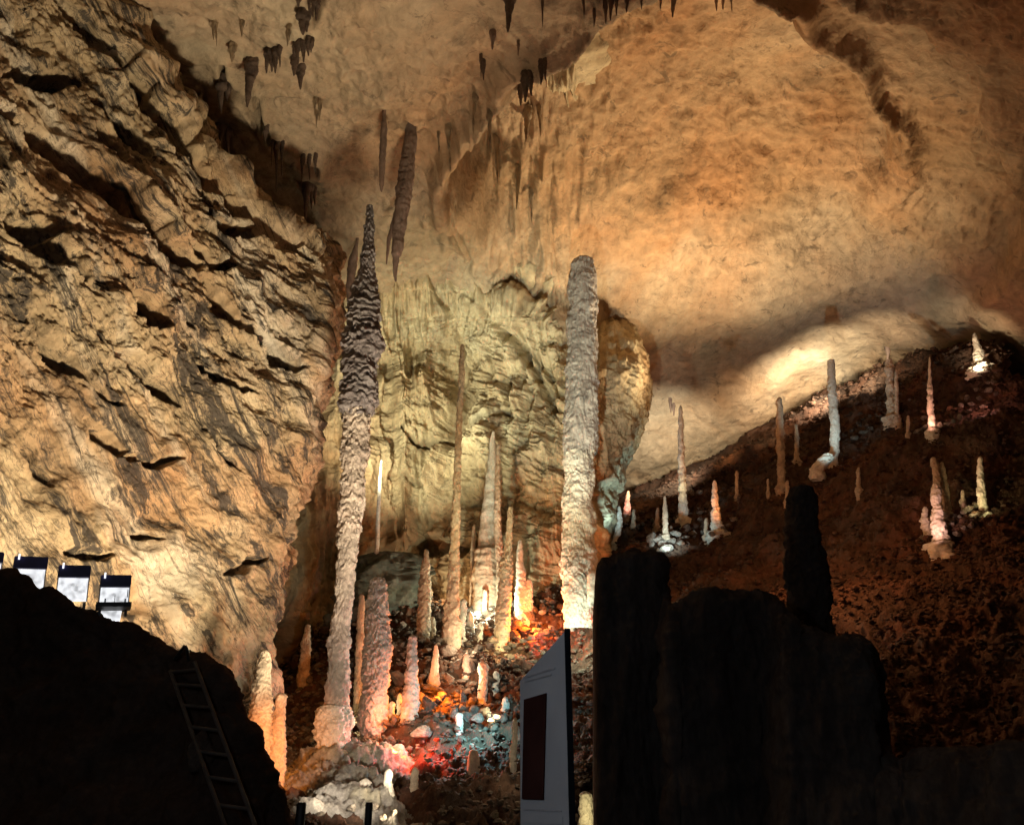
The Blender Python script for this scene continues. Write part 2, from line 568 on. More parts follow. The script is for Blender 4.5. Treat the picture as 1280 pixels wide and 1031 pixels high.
# dark ledges and torn curtains in the left part of the ceiling
for pts, w, dep in [([(276, 95), (279, 110), (320, 150), (332, 165)], 2.6, 0.55),
                    ([(318, 130), (326, 152), (335, 168), (352, 184), (372, 200), (394, 205)], 3.0, 0.6),
                    ([(404, 0), (396, 14), (390, 30)], 4, 0.8),
                    ([(487, 150), (500, 152), (515, 160)], 3, 0.4)]:
    dd, fr = polyline_dist(px + wn * 5, py + wn * 4, pts)
    h -= dep * np.exp(-(dd / w) ** 2)
    h += 0.12 * np.exp(-((dd - 6) / 4) ** 2)
# radial cracks round a broken drip on the alcove vault
for a, ln in [(-150, 55), (-110, 45), (180, 62), (200, 50), (60, 40), (75, 120), (30, 30)]:
    pts = [(562, 232)]
    for k in range(1, 5):
        r_ = ln * k / 4
        aa = R(a + 8 * math.sin(k * 2.1 + a))
        pts.append((562 + r_ * math.cos(aa), 232 + r_ * math.sin(aa)))
    dd, fr = polyline_dist(px, py, pts)
    h -= 0.35 * np.exp(-(dd / 1.8) ** 2) * (1 - 0.7 * fr)
# drip-roughened strip that leads from the vault to the alcove
m = np.exp(-((px - 640 - 0.2 * (py - 200)) / 90) ** 2) * sstep(90, 170, py)
h += m * 0.32 * ridged(np.stack([px / 26, py / 70, px * 0], -1), 4)
ceil.displace(h)
ceil.build('cave_ceiling', M['ceiling'])

# ------------------------------------------------------------------ alcove wall behind the tall columns
ay = [-60, 120, 220, 300, 370, 430, 490, 550, 610, 670, 730, 800, 900]


def alc_edge(y):
    return float(np.interp(y, [120, 300, 400, 480, 540, 580, 615, 660, 900], [760, 770, 785, 792, 784, 768, 752, 744, 742]))


ctrl = []
for w_, Y in [(-.60, 27.0), (-.32, 28.3), (-.16, 29.3), (-.03, 30.2), (.10, 30.8), (.25, 31.6), (.40, 31.5), (.54, 30.4), (.66, 29.6), (.78, 29.0), (.88, 28.7), (.95, 28.8), (0.985, 29.3), (1.0, 30.6), (1.0, 34.0), (0.97, 40)]:
    row = []
    for y in ay:
        e = alc_edge(y)
        x = 410 + (e - 410) * w_
        lean = 0.05 * (y - 600) / 100 if y > 600 else float(np.interp(w_, [0.7, 1], [0, 3.4])) * min(max(0, (480 - y) / 200), 1.6)
        row.append((x, y, float(depth_at_y(y, Y + lean))))
    ctrl.append(row)
alc = Sheet(ctrl, 620, 720)
px, py = alc.px, alc.py
zc = np.interp(py, cy, cz)
dcl = zc / (SP + (515.5 - py) / FPX * CP)
blend = sstep(790, 720, px)
alc.set_depth(alc.d + blend * (smin(dcl, alc.d, 5.5) - alc.d) + 7.0 * sstep(390, 250, py - 75 * sstep(660, 735, px)))
h = 1.1 * fbm(alc.P * 0.2, 4) + 0.22 * fbm(alc.P * 0.8, 4)
# bedding: stacked ledges in the middle, dipping to the right lower down
q = np.stack([px / 70, (py - 0.25 * (px - 600)) / 17, px * 0 + 3], -1)
q[..., 1] += 0.8 * fbm(alc.P * 0.3, 3)
mask = sstep(330, 420, py) * np.exp(-((px - 640) / 130) ** 2) + 0.35
h += 0.06 * mask * ridged(q, 4)
bl = perlin(q * [0.8, 0.45, 1] + 31) + 0.6 * perlin(q * [2.1, 1.2, 1] + 7)
h += 0.22 * (0.3 + mask) * (np.floor(bl * 3.2) / 3.2 - 0.4 * bl) + 0.06 * ridged(alc.P * 2.3, 4)
fl_ = np.stack([(px + 8 * fbm(alc.P * 0.3 + 5, 3)) / 13, py / 110, px * 0 + 2], -1)
h += (0.16 + 0.26 * sstep(560, 360, py)) * ridged(fl_, 3)
fl_ = np.stack([(px + 14 * fbm(alc.P * 0.2 + 5, 3)) / 46, py / 300, px * 0 + 12], -1)
h += 0.55 * ridged(fl_, 2)
q = np.stack([(px + py * 0.7) / 160, (py - 0.55 * px) / 34, px * 0 + 8], -1)
q[..., 1] += 0.7 * fbm(alc.P * 0.25 + 9, 3)
h += 0.04 * ridged(q, 4)
for pts, w, dep in [([(600, 345), (630, 362), (665, 374), (695, 396)], 5, 0.8),
                    ([(625, 400), (650, 430), (680, 480), (700, 520)], 5, 0.7),
                    ([(500, 540), (520, 560), (545, 562), (600, 550), (640, 520)], 3.5, 0.7),
                    ([(480, 600), (520, 612), (545, 610)], 3, 0.5),
                    ([(655, 430), (690, 470), (705, 500)], 5, 0.6),
                    ([(545, 360), (575, 420), (590, 470)], 3, 0.4)]:
    dd, fr = polyline_dist(px + 6 * fbm(alc.P * 0.8, 3), py + 6 * fbm(alc.P * 0.8 + 20, 3), pts)
    h -= dep * np.exp(-(dd / w) ** 2)
# the black hollow low on the left
for (x0, y0, rx, ry, dep) in [(358, 820, 36, 42, 5.0), (475, 715, 60, 25, 1.5), (378, 510, 10, 60, 2.0), (560, 690, 60, 12, 1.0)]:
    e = np.hypot((px + 8 * fbm(alc.P, 3) - x0) / rx, (py + 8 * fbm(alc.P + 9, 3) - y0) / ry)
    h -= dep * sstep(1.2, 0.5, e)
em = sstep(788, 705, px)
alc.displace(h * (0.35 + 0.65 * em) + (1 - em) * (0.16 * ridged(alc.P * 0.9 + 4, 4) + 0.05 * ridged(alc.P * 3.0, 3)))
alc.build('alcove_wall', M['alcove'])

# ------------------------------------------------------------------ left wall of tilted strata
def wall_edge(y):
    return float(np.interp(y, [330, 370, 420, 450, 500, 600, 700, 800, 860, 900, 1000], [404, 414, 405, 386, 379, 362, 346, 334, 320, 306, 296]))


def wall_top(x):
    return float(np.interp(x, [-700, -300, 0, 60, 130, 200, 260, 330, 404], [-620, -420, -160, -80, 0, 92, 186, 262, 318]))


ws = [0, .32, .55, .62, .67, .72, .77, .82, .87, .91, .95, .98, 1.0, 1.0, 1.0, 1.0]
vs = [-0.03, -0.01, 0, .05, .11, .18, .25, .32, .39, .46, .53, .6, .68, .76, .85, 1.0]
ctrl = []
for a, w_ in enumerate(ws):
    row = []
    for b_, v_ in enumerate(vs):
        x = -700 + 1100 * w_
        for it in range(12):
            y = wall_top(x) + (1040 - wall_top(x)) * max(v_, 0)
            x = -700 + (wall_edge(y) + 700) * w_
        Y = float(np.interp(x, [-700, -300, 0, 200, 400], [5.0, 9.5, 13.0, 16.0, 19.5]))
        z = depth_at_y(y, Y) * (SP + (515.5 - y) / FPX * CP)
        Y -= 0.06 * max(z - 2, 0)
        ro = a - (len(ws) - 4)
        if ro > 0:
            Y += (0.9, 3.0, 8.0)[ro - 1]
            x += (2.5, 2.5, -4)[ro - 1]
        if v_ < 0:
            Y += 3.5 if v_ < -0.02 else 0.8
            y -= 8 if v_ < -0.02 else 3
        row.append((x, y, float(depth_at_y(y, Y))))
    ctrl.append(row)
wall = Sheet(ctrl, 720, 860)
px, py = wall.px, wall.py
nz1 = fbm(wall.P * 0.35, 4)
nz2 = fbm(wall.P * 0.35 + 33, 4)
ang = R(39)
t = px * math.cos(ang) + py * math.sin(ang)
s = -px * math.sin(ang) + py * math.cos(ang)
s = s + 14 * nz1
amp = 0.16 + 0.62 * sstep(600, 400, py + 0.1 * px) * sstep(-0.5, 0.3, nz2 + 0.4)
iu = np.linspace(0, 1, wall.P.shape[0])[:, None]
iv = np.linspace(0, 1, wall.P.shape[1])[None, :]
fade = (1 - sstep(0.74, 0.86, iu)) * sstep(0.10, 0.15, iv)
amp = amp * fade
zd = wall.P[..., 1] * 0.3
q = np.stack([s / 38, t / 190, zd + 1.5], -1)
h = 0.22 * amp * ridged(q, 3, 0.5)
q = np.stack([s / 13, t / 52, zd * 2 + 7.5], -1)
h += 0.085 * amp * ridged(q, 3, 0.5)
h += (0.5 * fbm(wall.P * 0.22, 4) + 0.14 * fbm(wall.P * 1.3, 4)) * sstep(0.02, 0.08, iv)
h += (1 - fade) * sstep(0.0, 0.05, iv) * (0.22 * ridged(wall.P * 0.8, 4) + 0.25 * perlin(wall.P * 0.5))
# broken faces: plucked blocks with sharp arrises in the upper half, fine chips everywhere
qq = np.stack([s / 22, t / 60, zd * 1.5], -1)
blk = perlin(qq + 3) + 0.6 * perlin(qq * 2.3 + 11)
h += fade * (0.2 + 0.8 * sstep(600, 400, py)) * 0.12 * (np.floor(blk * 3.2) / 3.2 - blk * 0.4)
q3 = np.stack([s / 6, t / 17, zd * 4 + 2], -1)
h += fade * amp * 0.05 * ridged(q3, 3, 0.6)
crevices = [
    ([(60, 0), (110, 50), (150, 75), (195, 135), (225, 160), (262, 215), (300, 240), (345, 268), (400, 305)], 11, 2.2),
    ([(-20, 140), (30, 160), (60, 178), (100, 208), (150, 248), (175, 280), (205, 312), (240, 340)], 13, 2.2),
    ([(10, 92), (50, 96), (92, 104)], 10, 1.5),
    ([(105, 125), (130, 138), (165, 170), (190, 195)], 5, 0.9),
    ([(120, 165), (135, 185), (150, 205)], 7, 1.0),
    ([(158, 372), (180, 392), (198, 412)], 13, 1.5),
    ([(255, 355), (290, 400), (330, 432), (370, 458)], 8, 1.1),
    ([(-10, 262), (20, 300), (50, 325), (88, 350)], 9, 1.3),
    ([(22, 285), (40, 300), (55, 302)], 10, 0.9),
    ([(105, 525), (140, 550), (160, 565)], 9, 0.6),
    ([(165, 572), (200, 576), (232, 572)], 5, 0.5),
    ([(240, 448), (275, 470), (312, 492)], 6, 0.7),
    ([(35, 405), (65, 440), (100, 470), (150, 505)], 6, 0.9),
    ([(140, 440), (175, 462), (230, 498)], 7, 0.7),
    ([(265, 270), (300, 280), (345, 285), (390, 318)], 9, 1.3),
    ([(225, 300), (260, 330), (300, 335)], 6, 0.9),
    ([(10, 525), (50, 560), (70, 600)], 6, 0.7),
    ([(260, 530), (275, 560), (300, 590)], 4, 0.6),
    ([(150, 628), (180, 650), (210, 668)], 4, 0.5),
    ([(285, 715), (310, 705), (335, 700)], 4, 0.5),
    ([(90, 690), (110, 692), (150, 690)], 6, 0.4),
]
ex, ey = px + 9 * fbm(wall.P * 1.1, 4), py + 9 * fbm(wall.P * 1.1 + 50, 4)
for pts, w, dep in crevices:
    dd, fr = polyline_dist(ex, ey, pts)
    taper = np.sin(np.clip(fr, 0.04, 0.96) * math.pi) ** 0.4
    h -= dep * sstep(0.10, 0.14, iv) * (1 - sstep(0.78, 0.86, iu)) * np.exp(-(dd / (w * taper + 0.5)) ** 4)
wall.displace(h)
wall.build('rock_wall', M['wall'])

# ------------------------------------------------------------------ cave floor and the rubble slope
near = [(1900, 2.6), (1500, 4), (1200, 7)]
cols = {
    -900: near + [(1100, 9), (1040, 12), (1000, 16), (980, 20), (970, 26), (960, 32), (955, 40), (955, 50)],
    -100: near + [(1100, 9), (1040, 12), (1000, 16), (980, 20), (970, 26), (960, 32), (955, 40), (955, 50)],
    230: near + [(1090, 9.5), (1035, 12.5), (995, 16), (970, 19.5), (945, 23), (905, 28), (880, 36), (880, 46)],
    330: near + [(1080, 10), (1030, 13), (990, 16), (960, 19), (930, 22), (890, 26), (850, 34), (850, 44)],
    415: near + [(1080, 10), (1020, 13.5), (970, 17), (930, 20), (880, 23), (820, 27), (770, 36), (770, 46)],
    480: near + [(1080, 10.5), (1010, 14), (960, 17), (900, 20), (840, 23.5), (760, 28), (700, 36), (700, 46)],
    560: near + [(1080, 11), (1000, 14.5), (940, 17.5), (880, 20.5), (820, 24), (770, 28), (720, 36), (720, 46)],
    640: near + [(1080, 11), (1000, 14.5), (930, 18), (860, 21.5), (800, 25), (755, 29), (700, 38), (700, 48)],
    725: near + [(1080, 11), (1000, 14), (920, 18), (840, 22), (770, 26.5), (720, 31), (650, 40), (660, 50)],
    790: near + [(1080, 11), (980, 15), (880, 19.5), (790, 24), (710, 29), (650, 36), (618, 46), (635, 56)],
    860: near + [(1070, 11), (960, 15), (850, 20), (760, 25), (690, 30), (635, 36), (592, 44), (610, 54)],
    950: near + [(1065, 11), (940, 15), (830, 20), (735, 25), (660, 30), (600, 35), (548, 42), (570, 52)],
    1050: near + [(1060, 11), (920, 15), (800, 20), (700, 25), (620, 29.5), (550, 34), (497, 39), (520, 48)],
    1130: near + [(1060, 11), (910, 15), (790, 19.5), (685, 24), (600, 28), (520, 32.5), (463, 37), (490, 46)],
    1215: near + [(1060, 11), (900, 15), (780, 19), (670, 23), (580, 27), (495, 30.5), (438, 34), (470, 42)],
    1280: near + [(1060, 11), (900, 14.5), (790, 18), (690, 21.5), (610, 25), (530, 28), (478, 30), (520, 38)],
    1450: near + [(1060, 10), (900, 13), (800, 16), (720, 19), (650, 22), (590, 24.5), (540, 26), (580, 34)],
    1900: near + [(1060, 9), (900, 11), (820, 13), (750, 15), (700, 17), (650, 19), (610, 21), (650, 28)],
}
ctrl = [[(x, y, d) for y, d in r] for x, r in cols.items()]
floor = Sheet(ctrl, 620, 520)
px, py = floor.px, floor.py
h = 0.55 * fbm(floor.P * 0.3, 4) * sstep(8, 14, floor.d) + 0.16 * ridged(floor.P * 1.3, 4) * sstep(5, 10, floor.d)
h += 0.10 * ridged(floor.P * 3.1, 3) * sstep(5, 10, floor.d)
h *= sstep(60, 45, floor.d)
floor.displace(h)
floor.build('cave_floor', M['floor'])

# ------------------------------------------------------------------ dark foreground: left mud mound, right rock blocks
sil = [(-500, 712), (-120, 716), (0, 722), (40, 733), (62, 743), (95, 763), (122, 778), (165, 788), (188, 799), (214, 815), (250, 825), (283, 858),
       (299, 897), (318, 935), (335, 985), (352, 1020), (364, 1060), (380, 1130), (400, 1250)]


def mound_y(x):
    return float(np.interp(x, [a for a, b in sil], [b for a, b in sil]))


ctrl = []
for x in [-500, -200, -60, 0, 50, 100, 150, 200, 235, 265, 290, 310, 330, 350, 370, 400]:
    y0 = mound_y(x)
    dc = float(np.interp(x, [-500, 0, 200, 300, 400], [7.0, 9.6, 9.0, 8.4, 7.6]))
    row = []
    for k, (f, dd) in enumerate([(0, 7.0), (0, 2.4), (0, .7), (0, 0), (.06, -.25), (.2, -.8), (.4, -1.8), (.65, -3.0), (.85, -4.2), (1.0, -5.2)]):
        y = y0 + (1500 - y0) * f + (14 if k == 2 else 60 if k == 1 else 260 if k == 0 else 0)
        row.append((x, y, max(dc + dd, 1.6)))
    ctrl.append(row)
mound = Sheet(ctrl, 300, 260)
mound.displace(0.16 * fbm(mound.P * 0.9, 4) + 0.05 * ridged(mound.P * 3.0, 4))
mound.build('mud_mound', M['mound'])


def spire_mesh(name, prof, Y, mat, nt=48, nz=140, plate=0.18, plate_amp=0.16, lump=0.16, seed=0, flat=0.85, droop=1.0, flute=0.0,
               sink=0.35, top_round=True, hang=False, world_axis=None, rag=0.35):
    """A dripstone body. prof: (py, centre px, width px) rows from top to bottom, on the vertical plane y = Y."""
    py_ = np.array([p[0] for p in prof], float)
    cx_ = np.array([p[1] for p in prof], float)
    w_ = np.array([p[2] for p in prof], float)
    d_ = depth_at_y(py_, Y)
    C = W(cx_, py_, d_)
    rad = w_ * d_ / FPX / 2
    z = C[:, 2]
    if hang:
        z0, z1 = z[0] + sink, z[-1]
    else:
        z0, z1 = z[0], z[-1] - sink
    zz = np.linspace(z0, z1, nz)
    order = np.argsort(z)
    x = np.interp(zz, z[order], C[order, 0])
    r = np.interp(zz, z[order], rad[order])
    th = np.linspace(0, 2 * math.pi, nt, endpoint=False)
    cs, sn = np.cos(th)[:, None], np.sin(th)[:, None]
    Zg = np.broadcast_to(zz, (nt, nz)).copy()
    rmean = float(np.median(r)) + 1e-4
    P0 = np.stack([cs * r, sn * r, Zg + 0 * cs], -1) + seed * 13.7
    O = np.zeros_like(Zg)
    cs3, sn3 = cs + O, sn + O
    ph = Zg / plate + rag * fbm(np.stack([cs3 * 2.2 + seed, sn3 * 2.2, Zg / plate * 0.35], -1), 3) + 0.5 * perlin(np.stack([Zg * 0 + seed, Zg * 0, Zg / plate * 0.21], -1))
    fl = np.floor(ph)
    f = ph - fl
    rnd = np.sin(fl * 12.9898 + seed * 3.1) * 43758.5453
    rnd = rnd - np.floor(rnd)
    shelf = (sstep(0.0, 0.16, f) * (1 - f) ** droop - 0.35) * (0.45 + 0.9 * rnd)
    rr = r * (1 + lump * fbm(P0 * (0.55 / rmean), 4) + 0.45 * lump * fbm(P0 * (2.1 / rmean), 3)) + plate_amp * rmean * shelf
    if flute:
        rr = rr + flute * rmean * ridged(np.stack([cs3 * 3.0, sn3 * 3.0, Zg * 0.25 / rmean + seed], -1), 3)
    if not hang:
        rr = rr * np.where(np.arange(nz) < 3, [[0.0 if k == 0 else 0.62 if k == 1 else 0.9 if k == 2 else 1 for k in range(nz)]][0], 1)
        rr[:, 0] *= 0
    rr = np.maximum(rr, 0.0)
    wob = 0.10 * rmean * perlin(np.stack([zz * 0.9 / rmean * 0.4, zz * 0 + seed, zz * 0], -1))
    V = np.stack([x + wob + cs * rr, Y + sn * rr * flat, Zg], -1)
    base = np.array([x[-1], Y, z1])
    V = V - base
    q = grid_quads(nt, nz, wrap=True)
    me = mesh_from(name, V.reshape(-1, 3), q, mat)
    return me, base


def spire(name, prof, Y, mat, label, cat='stalagmite', group=None, parent=None, **kw):
    me, base = spire_mesh(name, prof, Y, mat, **kw)
    o = link(name, me, parent)
    o.location = [float(c) for c in base]
    if label:
        tag(o, label, cat, group)
    return o


def ground_Y(px_, py_):
    d = floor.depth(px_, py_)
    v = (515.5 - py_) / FPX
    return d * (CP - v * SP)


# right-hand dark rock mass
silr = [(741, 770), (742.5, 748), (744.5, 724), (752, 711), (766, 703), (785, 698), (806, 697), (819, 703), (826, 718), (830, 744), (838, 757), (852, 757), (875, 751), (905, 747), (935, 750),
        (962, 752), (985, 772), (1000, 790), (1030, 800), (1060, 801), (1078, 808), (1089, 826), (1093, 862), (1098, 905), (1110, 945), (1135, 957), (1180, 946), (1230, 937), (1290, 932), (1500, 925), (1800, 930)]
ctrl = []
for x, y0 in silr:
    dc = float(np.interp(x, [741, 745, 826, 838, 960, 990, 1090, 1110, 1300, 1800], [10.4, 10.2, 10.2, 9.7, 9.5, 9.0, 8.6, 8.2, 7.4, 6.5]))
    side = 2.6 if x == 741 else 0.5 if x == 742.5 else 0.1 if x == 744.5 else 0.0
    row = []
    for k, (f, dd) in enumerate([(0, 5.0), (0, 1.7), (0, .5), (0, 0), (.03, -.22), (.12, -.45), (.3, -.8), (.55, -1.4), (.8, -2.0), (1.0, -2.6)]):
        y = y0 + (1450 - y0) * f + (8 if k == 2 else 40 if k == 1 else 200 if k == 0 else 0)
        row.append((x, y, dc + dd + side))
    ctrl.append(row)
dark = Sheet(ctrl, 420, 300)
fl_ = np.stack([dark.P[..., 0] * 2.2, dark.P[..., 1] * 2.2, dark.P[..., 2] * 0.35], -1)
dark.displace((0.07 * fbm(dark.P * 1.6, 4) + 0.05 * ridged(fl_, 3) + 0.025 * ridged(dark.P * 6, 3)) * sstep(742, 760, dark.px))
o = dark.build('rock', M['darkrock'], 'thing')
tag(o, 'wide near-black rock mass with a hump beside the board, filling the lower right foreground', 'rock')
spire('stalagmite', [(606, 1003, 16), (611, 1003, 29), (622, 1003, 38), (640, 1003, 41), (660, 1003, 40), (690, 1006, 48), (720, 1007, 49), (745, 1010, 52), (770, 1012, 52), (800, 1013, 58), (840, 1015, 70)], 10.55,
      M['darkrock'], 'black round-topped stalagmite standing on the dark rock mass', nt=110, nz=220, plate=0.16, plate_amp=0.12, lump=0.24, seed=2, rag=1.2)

# ------------------------------------------------------------------ the two tall columns
Y_A = ground_Y(415, 972) - 0.2
colA = empty('stalagmite', W(412, 968, depth_at_y(968, Y_A)))
tag(colA, 'tallest stalagmite, grey ringed needle-pointed top, pale knobbly foot on grey rock', 'stalagmite')
profA = [(256, 463, 4), (275, 462, 7), (300, 461, 12), (330, 458, 17), (350, 457, 22), (375, 456, 32), (400, 454, 38), (430, 452, 44), (470, 450, 45), (500, 448, 46), (520, 446, 38)]
profA2 = [(512, 446, 38), (560, 444, 37), (600, 442, 36), (650, 437, 32), (700, 433, 28), (750, 430, 26), (785, 425, 27), (800, 424, 34), (830, 422, 30), (870, 421, 32), (895, 419, 40)]
profA3 = [(880, 420, 34), (890, 419, 44), (905, 416, 50), (925, 413, 48), (940, 411, 38), (955, 409, 28), (966, 407, 18), (972, 407, 14)]


profA2 = [(y, x, w * 0.84) for y, x, w in profA2]
profA3 = [(y, x, w * 0.86) for y, x, w in profA3]


def child_spire(root, name, prof, Y, mat, label=None, **kw):
    me, base = spire_mesh(name, prof, Y, mat, **kw)
    o = link(name, me, root)
    o.location = Vector([float(c) for c in base]) - root.location
    if label:
        o['label'] = label
    return o


child_spire(colA, 'tip', profA, Y_A, M['greycolumn'], 'grey ringed upper part narrowing to a needle', nt=128, nz=460, plate=0.21, plate_amp=0.32, lump=0.26, seed=21, sink=0.05, rag=0.75)
child_spire(colA, 'shaft', profA2, Y_A, M['column'], 'pinkish grey middle built of stacked plates', nt=120, nz=420, plate=0.27, plate_amp=0.30, lump=0.22, seed=23, sink=0.05, rag=0.9)
child_spire(colA, 'foot', profA3, Y_A, M['pale'], 'pale knobbly wedge-shaped foot', nt=90, nz=130, plate=0.22, plate_amp=0.28, lump=0.34, seed=25, sink=0.1, rag=1.2)

Y_B = ground_Y(725, 775) - 0.3
colB = empty('stalagmite', W(726, 770, depth_at_y(770, Y_B)))
tag(colB, 'massive pale blunt-topped column with greenish white foot right of centre', 'stalagmite')
profB1 = [(324, 729, 20), (328, 729, 26), (350, 728, 33), (400, 728, 35), (450, 728, 36), (500, 727, 37), (520, 726, 39), (545, 725, 37), (565, 726, 36)]
profB2 = [(556, 726, 36), (600, 724, 38), (640, 723, 37), (680, 723, 39), (700, 724, 43), (730, 725, 44), (755, 725, 40), (772, 725, 36)]
child_spire(colB, 'top', profB1, Y_B, M['streaked'], 'grey pink fluted upper half with a blunt end', nt=128, nz=380, plate=0.45, plate_amp=0.10, lump=0.16, flute=0.07, seed=31, sink=0.05, rag=1.1)
child_spire(colB, 'shaft', profB2, Y_B, M['pale'], 'creamy lower half turning greenish white', nt=128, nz=340, plate=0.30, plate_amp=0.13, lump=0.22, seed=33, rag=1.4)
child_spire(colB, 'lobe', [(712, 741, 6), (718, 742, 14), (735, 742, 16), (748, 740, 13), (756, 738, 8)], Y_B - 0.55, M['pale'], 'rounded cream lobe on the foot', nt=40, nz=60, plate=0.3, plate_amp=0.05, lump=0.2, seed=35, sink=0.05)

# ------------------------------------------------------------------ stalagmites of the central rubble
def stal(prof, mat, label, group=None, dy=0.0, **kw):
    yb, xb, wb = prof[-1]
    Y = ground_Y(xb, yb) + dy
    k = dict(nt=56, nz=170, plate=0.19, plate_amp=0.34, lump=0.24, rag=0.7)
    k.update(kw)
    return spire('stalagmite', prof, Y, M[mat], label, 'stalagmite', group, **k)


stal([(721, 474, 8), (726, 473, 16), (745, 473, 24), (765, 473, 27), (800, 472, 30), (850, 470, 31), (880, 468, 33), (900, 464, 34), (918, 462, 24)], 'column',
     'thick pinkish stalagmite of stacked plates, yellow and orange at its foot', nt=110, nz=320, plate=0.24, plate_amp=0.42, lump=0.24, seed=41, rag=1.1)
stal([(722, 468, 3), (740, 466, 9), (770, 463, 11), (800, 460, 9), (830, 459, 9)], 'column', 'slender pinkish stalagmite grown against the thick plated one', seed=42, dy=-0.4, nz=90)
stal([(742, 452, 4), (760, 452, 8), (800, 450, 9), (850, 448, 10), (905, 447, 12)], 'tan', 'dim brown pole of rock behind the foot of the tallest stalagmite', seed=43, dy=0.6)
stal([(793, 516, 5), (797, 516, 9), (815, 515, 12), (850, 514, 16), (880, 513, 20), (896, 512, 20)], 'column', 'pinkish stalagmite between the thick plated one and the orange cone', seed=44)
stal([(686, 533, 3), (690, 533, 5), (705, 532, 9), (730, 531, 13), (760, 530, 16), (793, 529, 17)], 'tan', 'tan carrot-shaped stalagmite in front of the orange-brown wall', seed=45)
stal([(430, 578, 4), (470, 577, 7), (520, 574, 7), (580, 572, 8), (640, 570, 10), (690, 568, 12), (740, 566, 14), (758, 565, 18), (780, 565, 22), (803, 565, 22)], 'tan',
     'very thin tall pole-like stalagmite with a wider pale foot', nt=64, nz=380, plate=0.2, plate_amp=0.25, seed=46, rag=0.9)
stal([(748, 579, 4), (752, 579, 8), (770, 578, 9), (785, 577, 8), (800, 577, 12)], 'pale', 'short knobbly pale stalagmite beside the foot of the thin pole', seed=47, nz=90)
gY = ground_Y(614, 760) + 0.6
colG = empty('stalagmite', W(612, 756, depth_at_y(756, gY)))
tag(colG, 'smooth white cone on a yellow-green flowstone base in the middle of the alcove', 'stalagmite')
child_spire(colG, 'cone', [(538, 617, 3), (550, 616, 7), (580, 615, 11), (610, 613, 14), (650, 610, 19), (692, 609, 25)], gY, M['pale'], 'smooth white cone', nt=64, nz=160, plate=0.5, plate_amp=0.05, lump=0.13, seed=48, sink=0.1)
child_spire(colG, 'base', [(684, 609, 24), (690, 609, 28), (720, 609, 32), (745, 610, 36), (758, 610, 34)], gY - 0.15, M['tan'], 'yellow-green flowstone base', nt=64, nz=90, plate=0.3, plate_amp=0.1, lump=0.2, flute=0.08, seed=49)
stal([(555, 623, 4), (600, 622, 7), (640, 622, 8), (690, 624, 9), (720, 626, 10), (760, 626, 12)], 'tan', 'knobbly dark tan pole overlapping the right side of the white cone', seed=50, nz=220, dy=-0.1)
stal([(632, 638, 3), (645, 638, 6), (690, 635, 9), (700, 633, 14), (740, 630, 17), (770, 628, 18), (800, 627, 17)], 'tan', 'ringed tan stalagmite with a smooth yellow foot right of the white cone', seed=51, nz=220, plate=0.22, rag=0.9)
stal([(655, 593, 3), (665, 592, 5), (700, 591, 6), (755, 590, 7)], 'tan', 'thin greenish stick of rock left of the flowstone base', seed=52, nz=90)
stal([(674, 650, 3), (680, 650, 6), (700, 650, 9), (730, 652, 14), (750, 653, 18), (770, 654, 22)], 'pale', 'orange-lit pointed stalagmite near the massive pale column', seed=53, plate_amp=0.1)
stal([(722, 661, 3), (726, 661, 7), (740, 661, 10), (760, 661, 10)], 'pale', 'small red-lit stub against the orange-lit stalagmite', seed=54, nz=60, dy=-0.3)
stal([(805, 545, 3), (812, 545, 6), (825, 544, 8), (840, 543, 11), (858, 543, 16)], 'pale', 'small glowing orange cone beside the orange boulder', seed=55, nz=80, plate_amp=0.08)
stal([(826, 603, 5), (830, 604, 12), (838, 604, 13), (842, 604, 10), (870, 603, 11)], 'pale', 'stubby grey stalagmite with a wider cap above the teal rocks', seed=56, nz=80)
stal([(736, 606, 4), (740, 606, 6), (765, 605, 7)], 'tan', 'short dull stub of rock left of the ringed tan stalagmite', seed=57, nz=50)
for k_, (prof_, lab_) in enumerate([
        ([(764, 588, 3), (768, 588, 7), (787, 588, 9)], 'small white knob right of the short knobbly pale stalagmite'),
        ([(778, 600, 3), (782, 600, 6), (794, 600, 8)], 'tiny white stub left of the yellow-footed stalagmite'),
        ([(784, 556, 3), (788, 556, 6), (802, 556, 8)], 'tiny pale stub against the left of the thin pole foot'),
        ([(866, 500, 3), (870, 500, 6), (886, 500, 8)], 'small grey stub between the thick and the slim pinkish stalagmites'),
        ([(876, 490, 3), (879, 490, 7), (892, 489, 9)], 'small grey knob beside the thick plated stalagmite'),
        ([(816, 583, 3), (820, 583, 7), (838, 583, 9)], 'bright cream jagged stub above the teal rocks'),
        ([(838, 620, 3), (842, 620, 7), (856, 620, 8)], 'dull stub on the dark rubble left of the board'),
        ([(890, 574, 4), (893, 574, 8), (908, 574, 9)], 'brownish stub under the left end of the teal rocks'),
        ([(870, 632, 3), (874, 632, 8), (886, 632, 10)], 'pale knob in the rubble right of the teal rocks'),
        ([(882, 436, 3), (886, 436, 7), (905, 437, 9)], 'small white knob pressed against the foot of the tallest stalagmite')]):
    stal(prof_, 'pale', lab_, seed=301 + k_ * 2.3, nt=32, nz=50, lump=0.34, rag=1.0)
stal([(770, 540, 4), (774, 540, 7), (795, 541, 8)], 'tan', 'low dull stub right of the carrot-shaped stalagmite', seed=58, nz=50)
spire('stalagmite', [(574, 477, 2), (600, 475, 4), (640, 473, 5), (690, 471, 6), (715, 471, 9)], 27.6, M['pale'], 'pencil-thin white stalagmite right of the tallest column', 'stalagmite',
      nt=40, nz=140, plate=0.2, plate_amp=0.06, lump=0.1, seed=59)
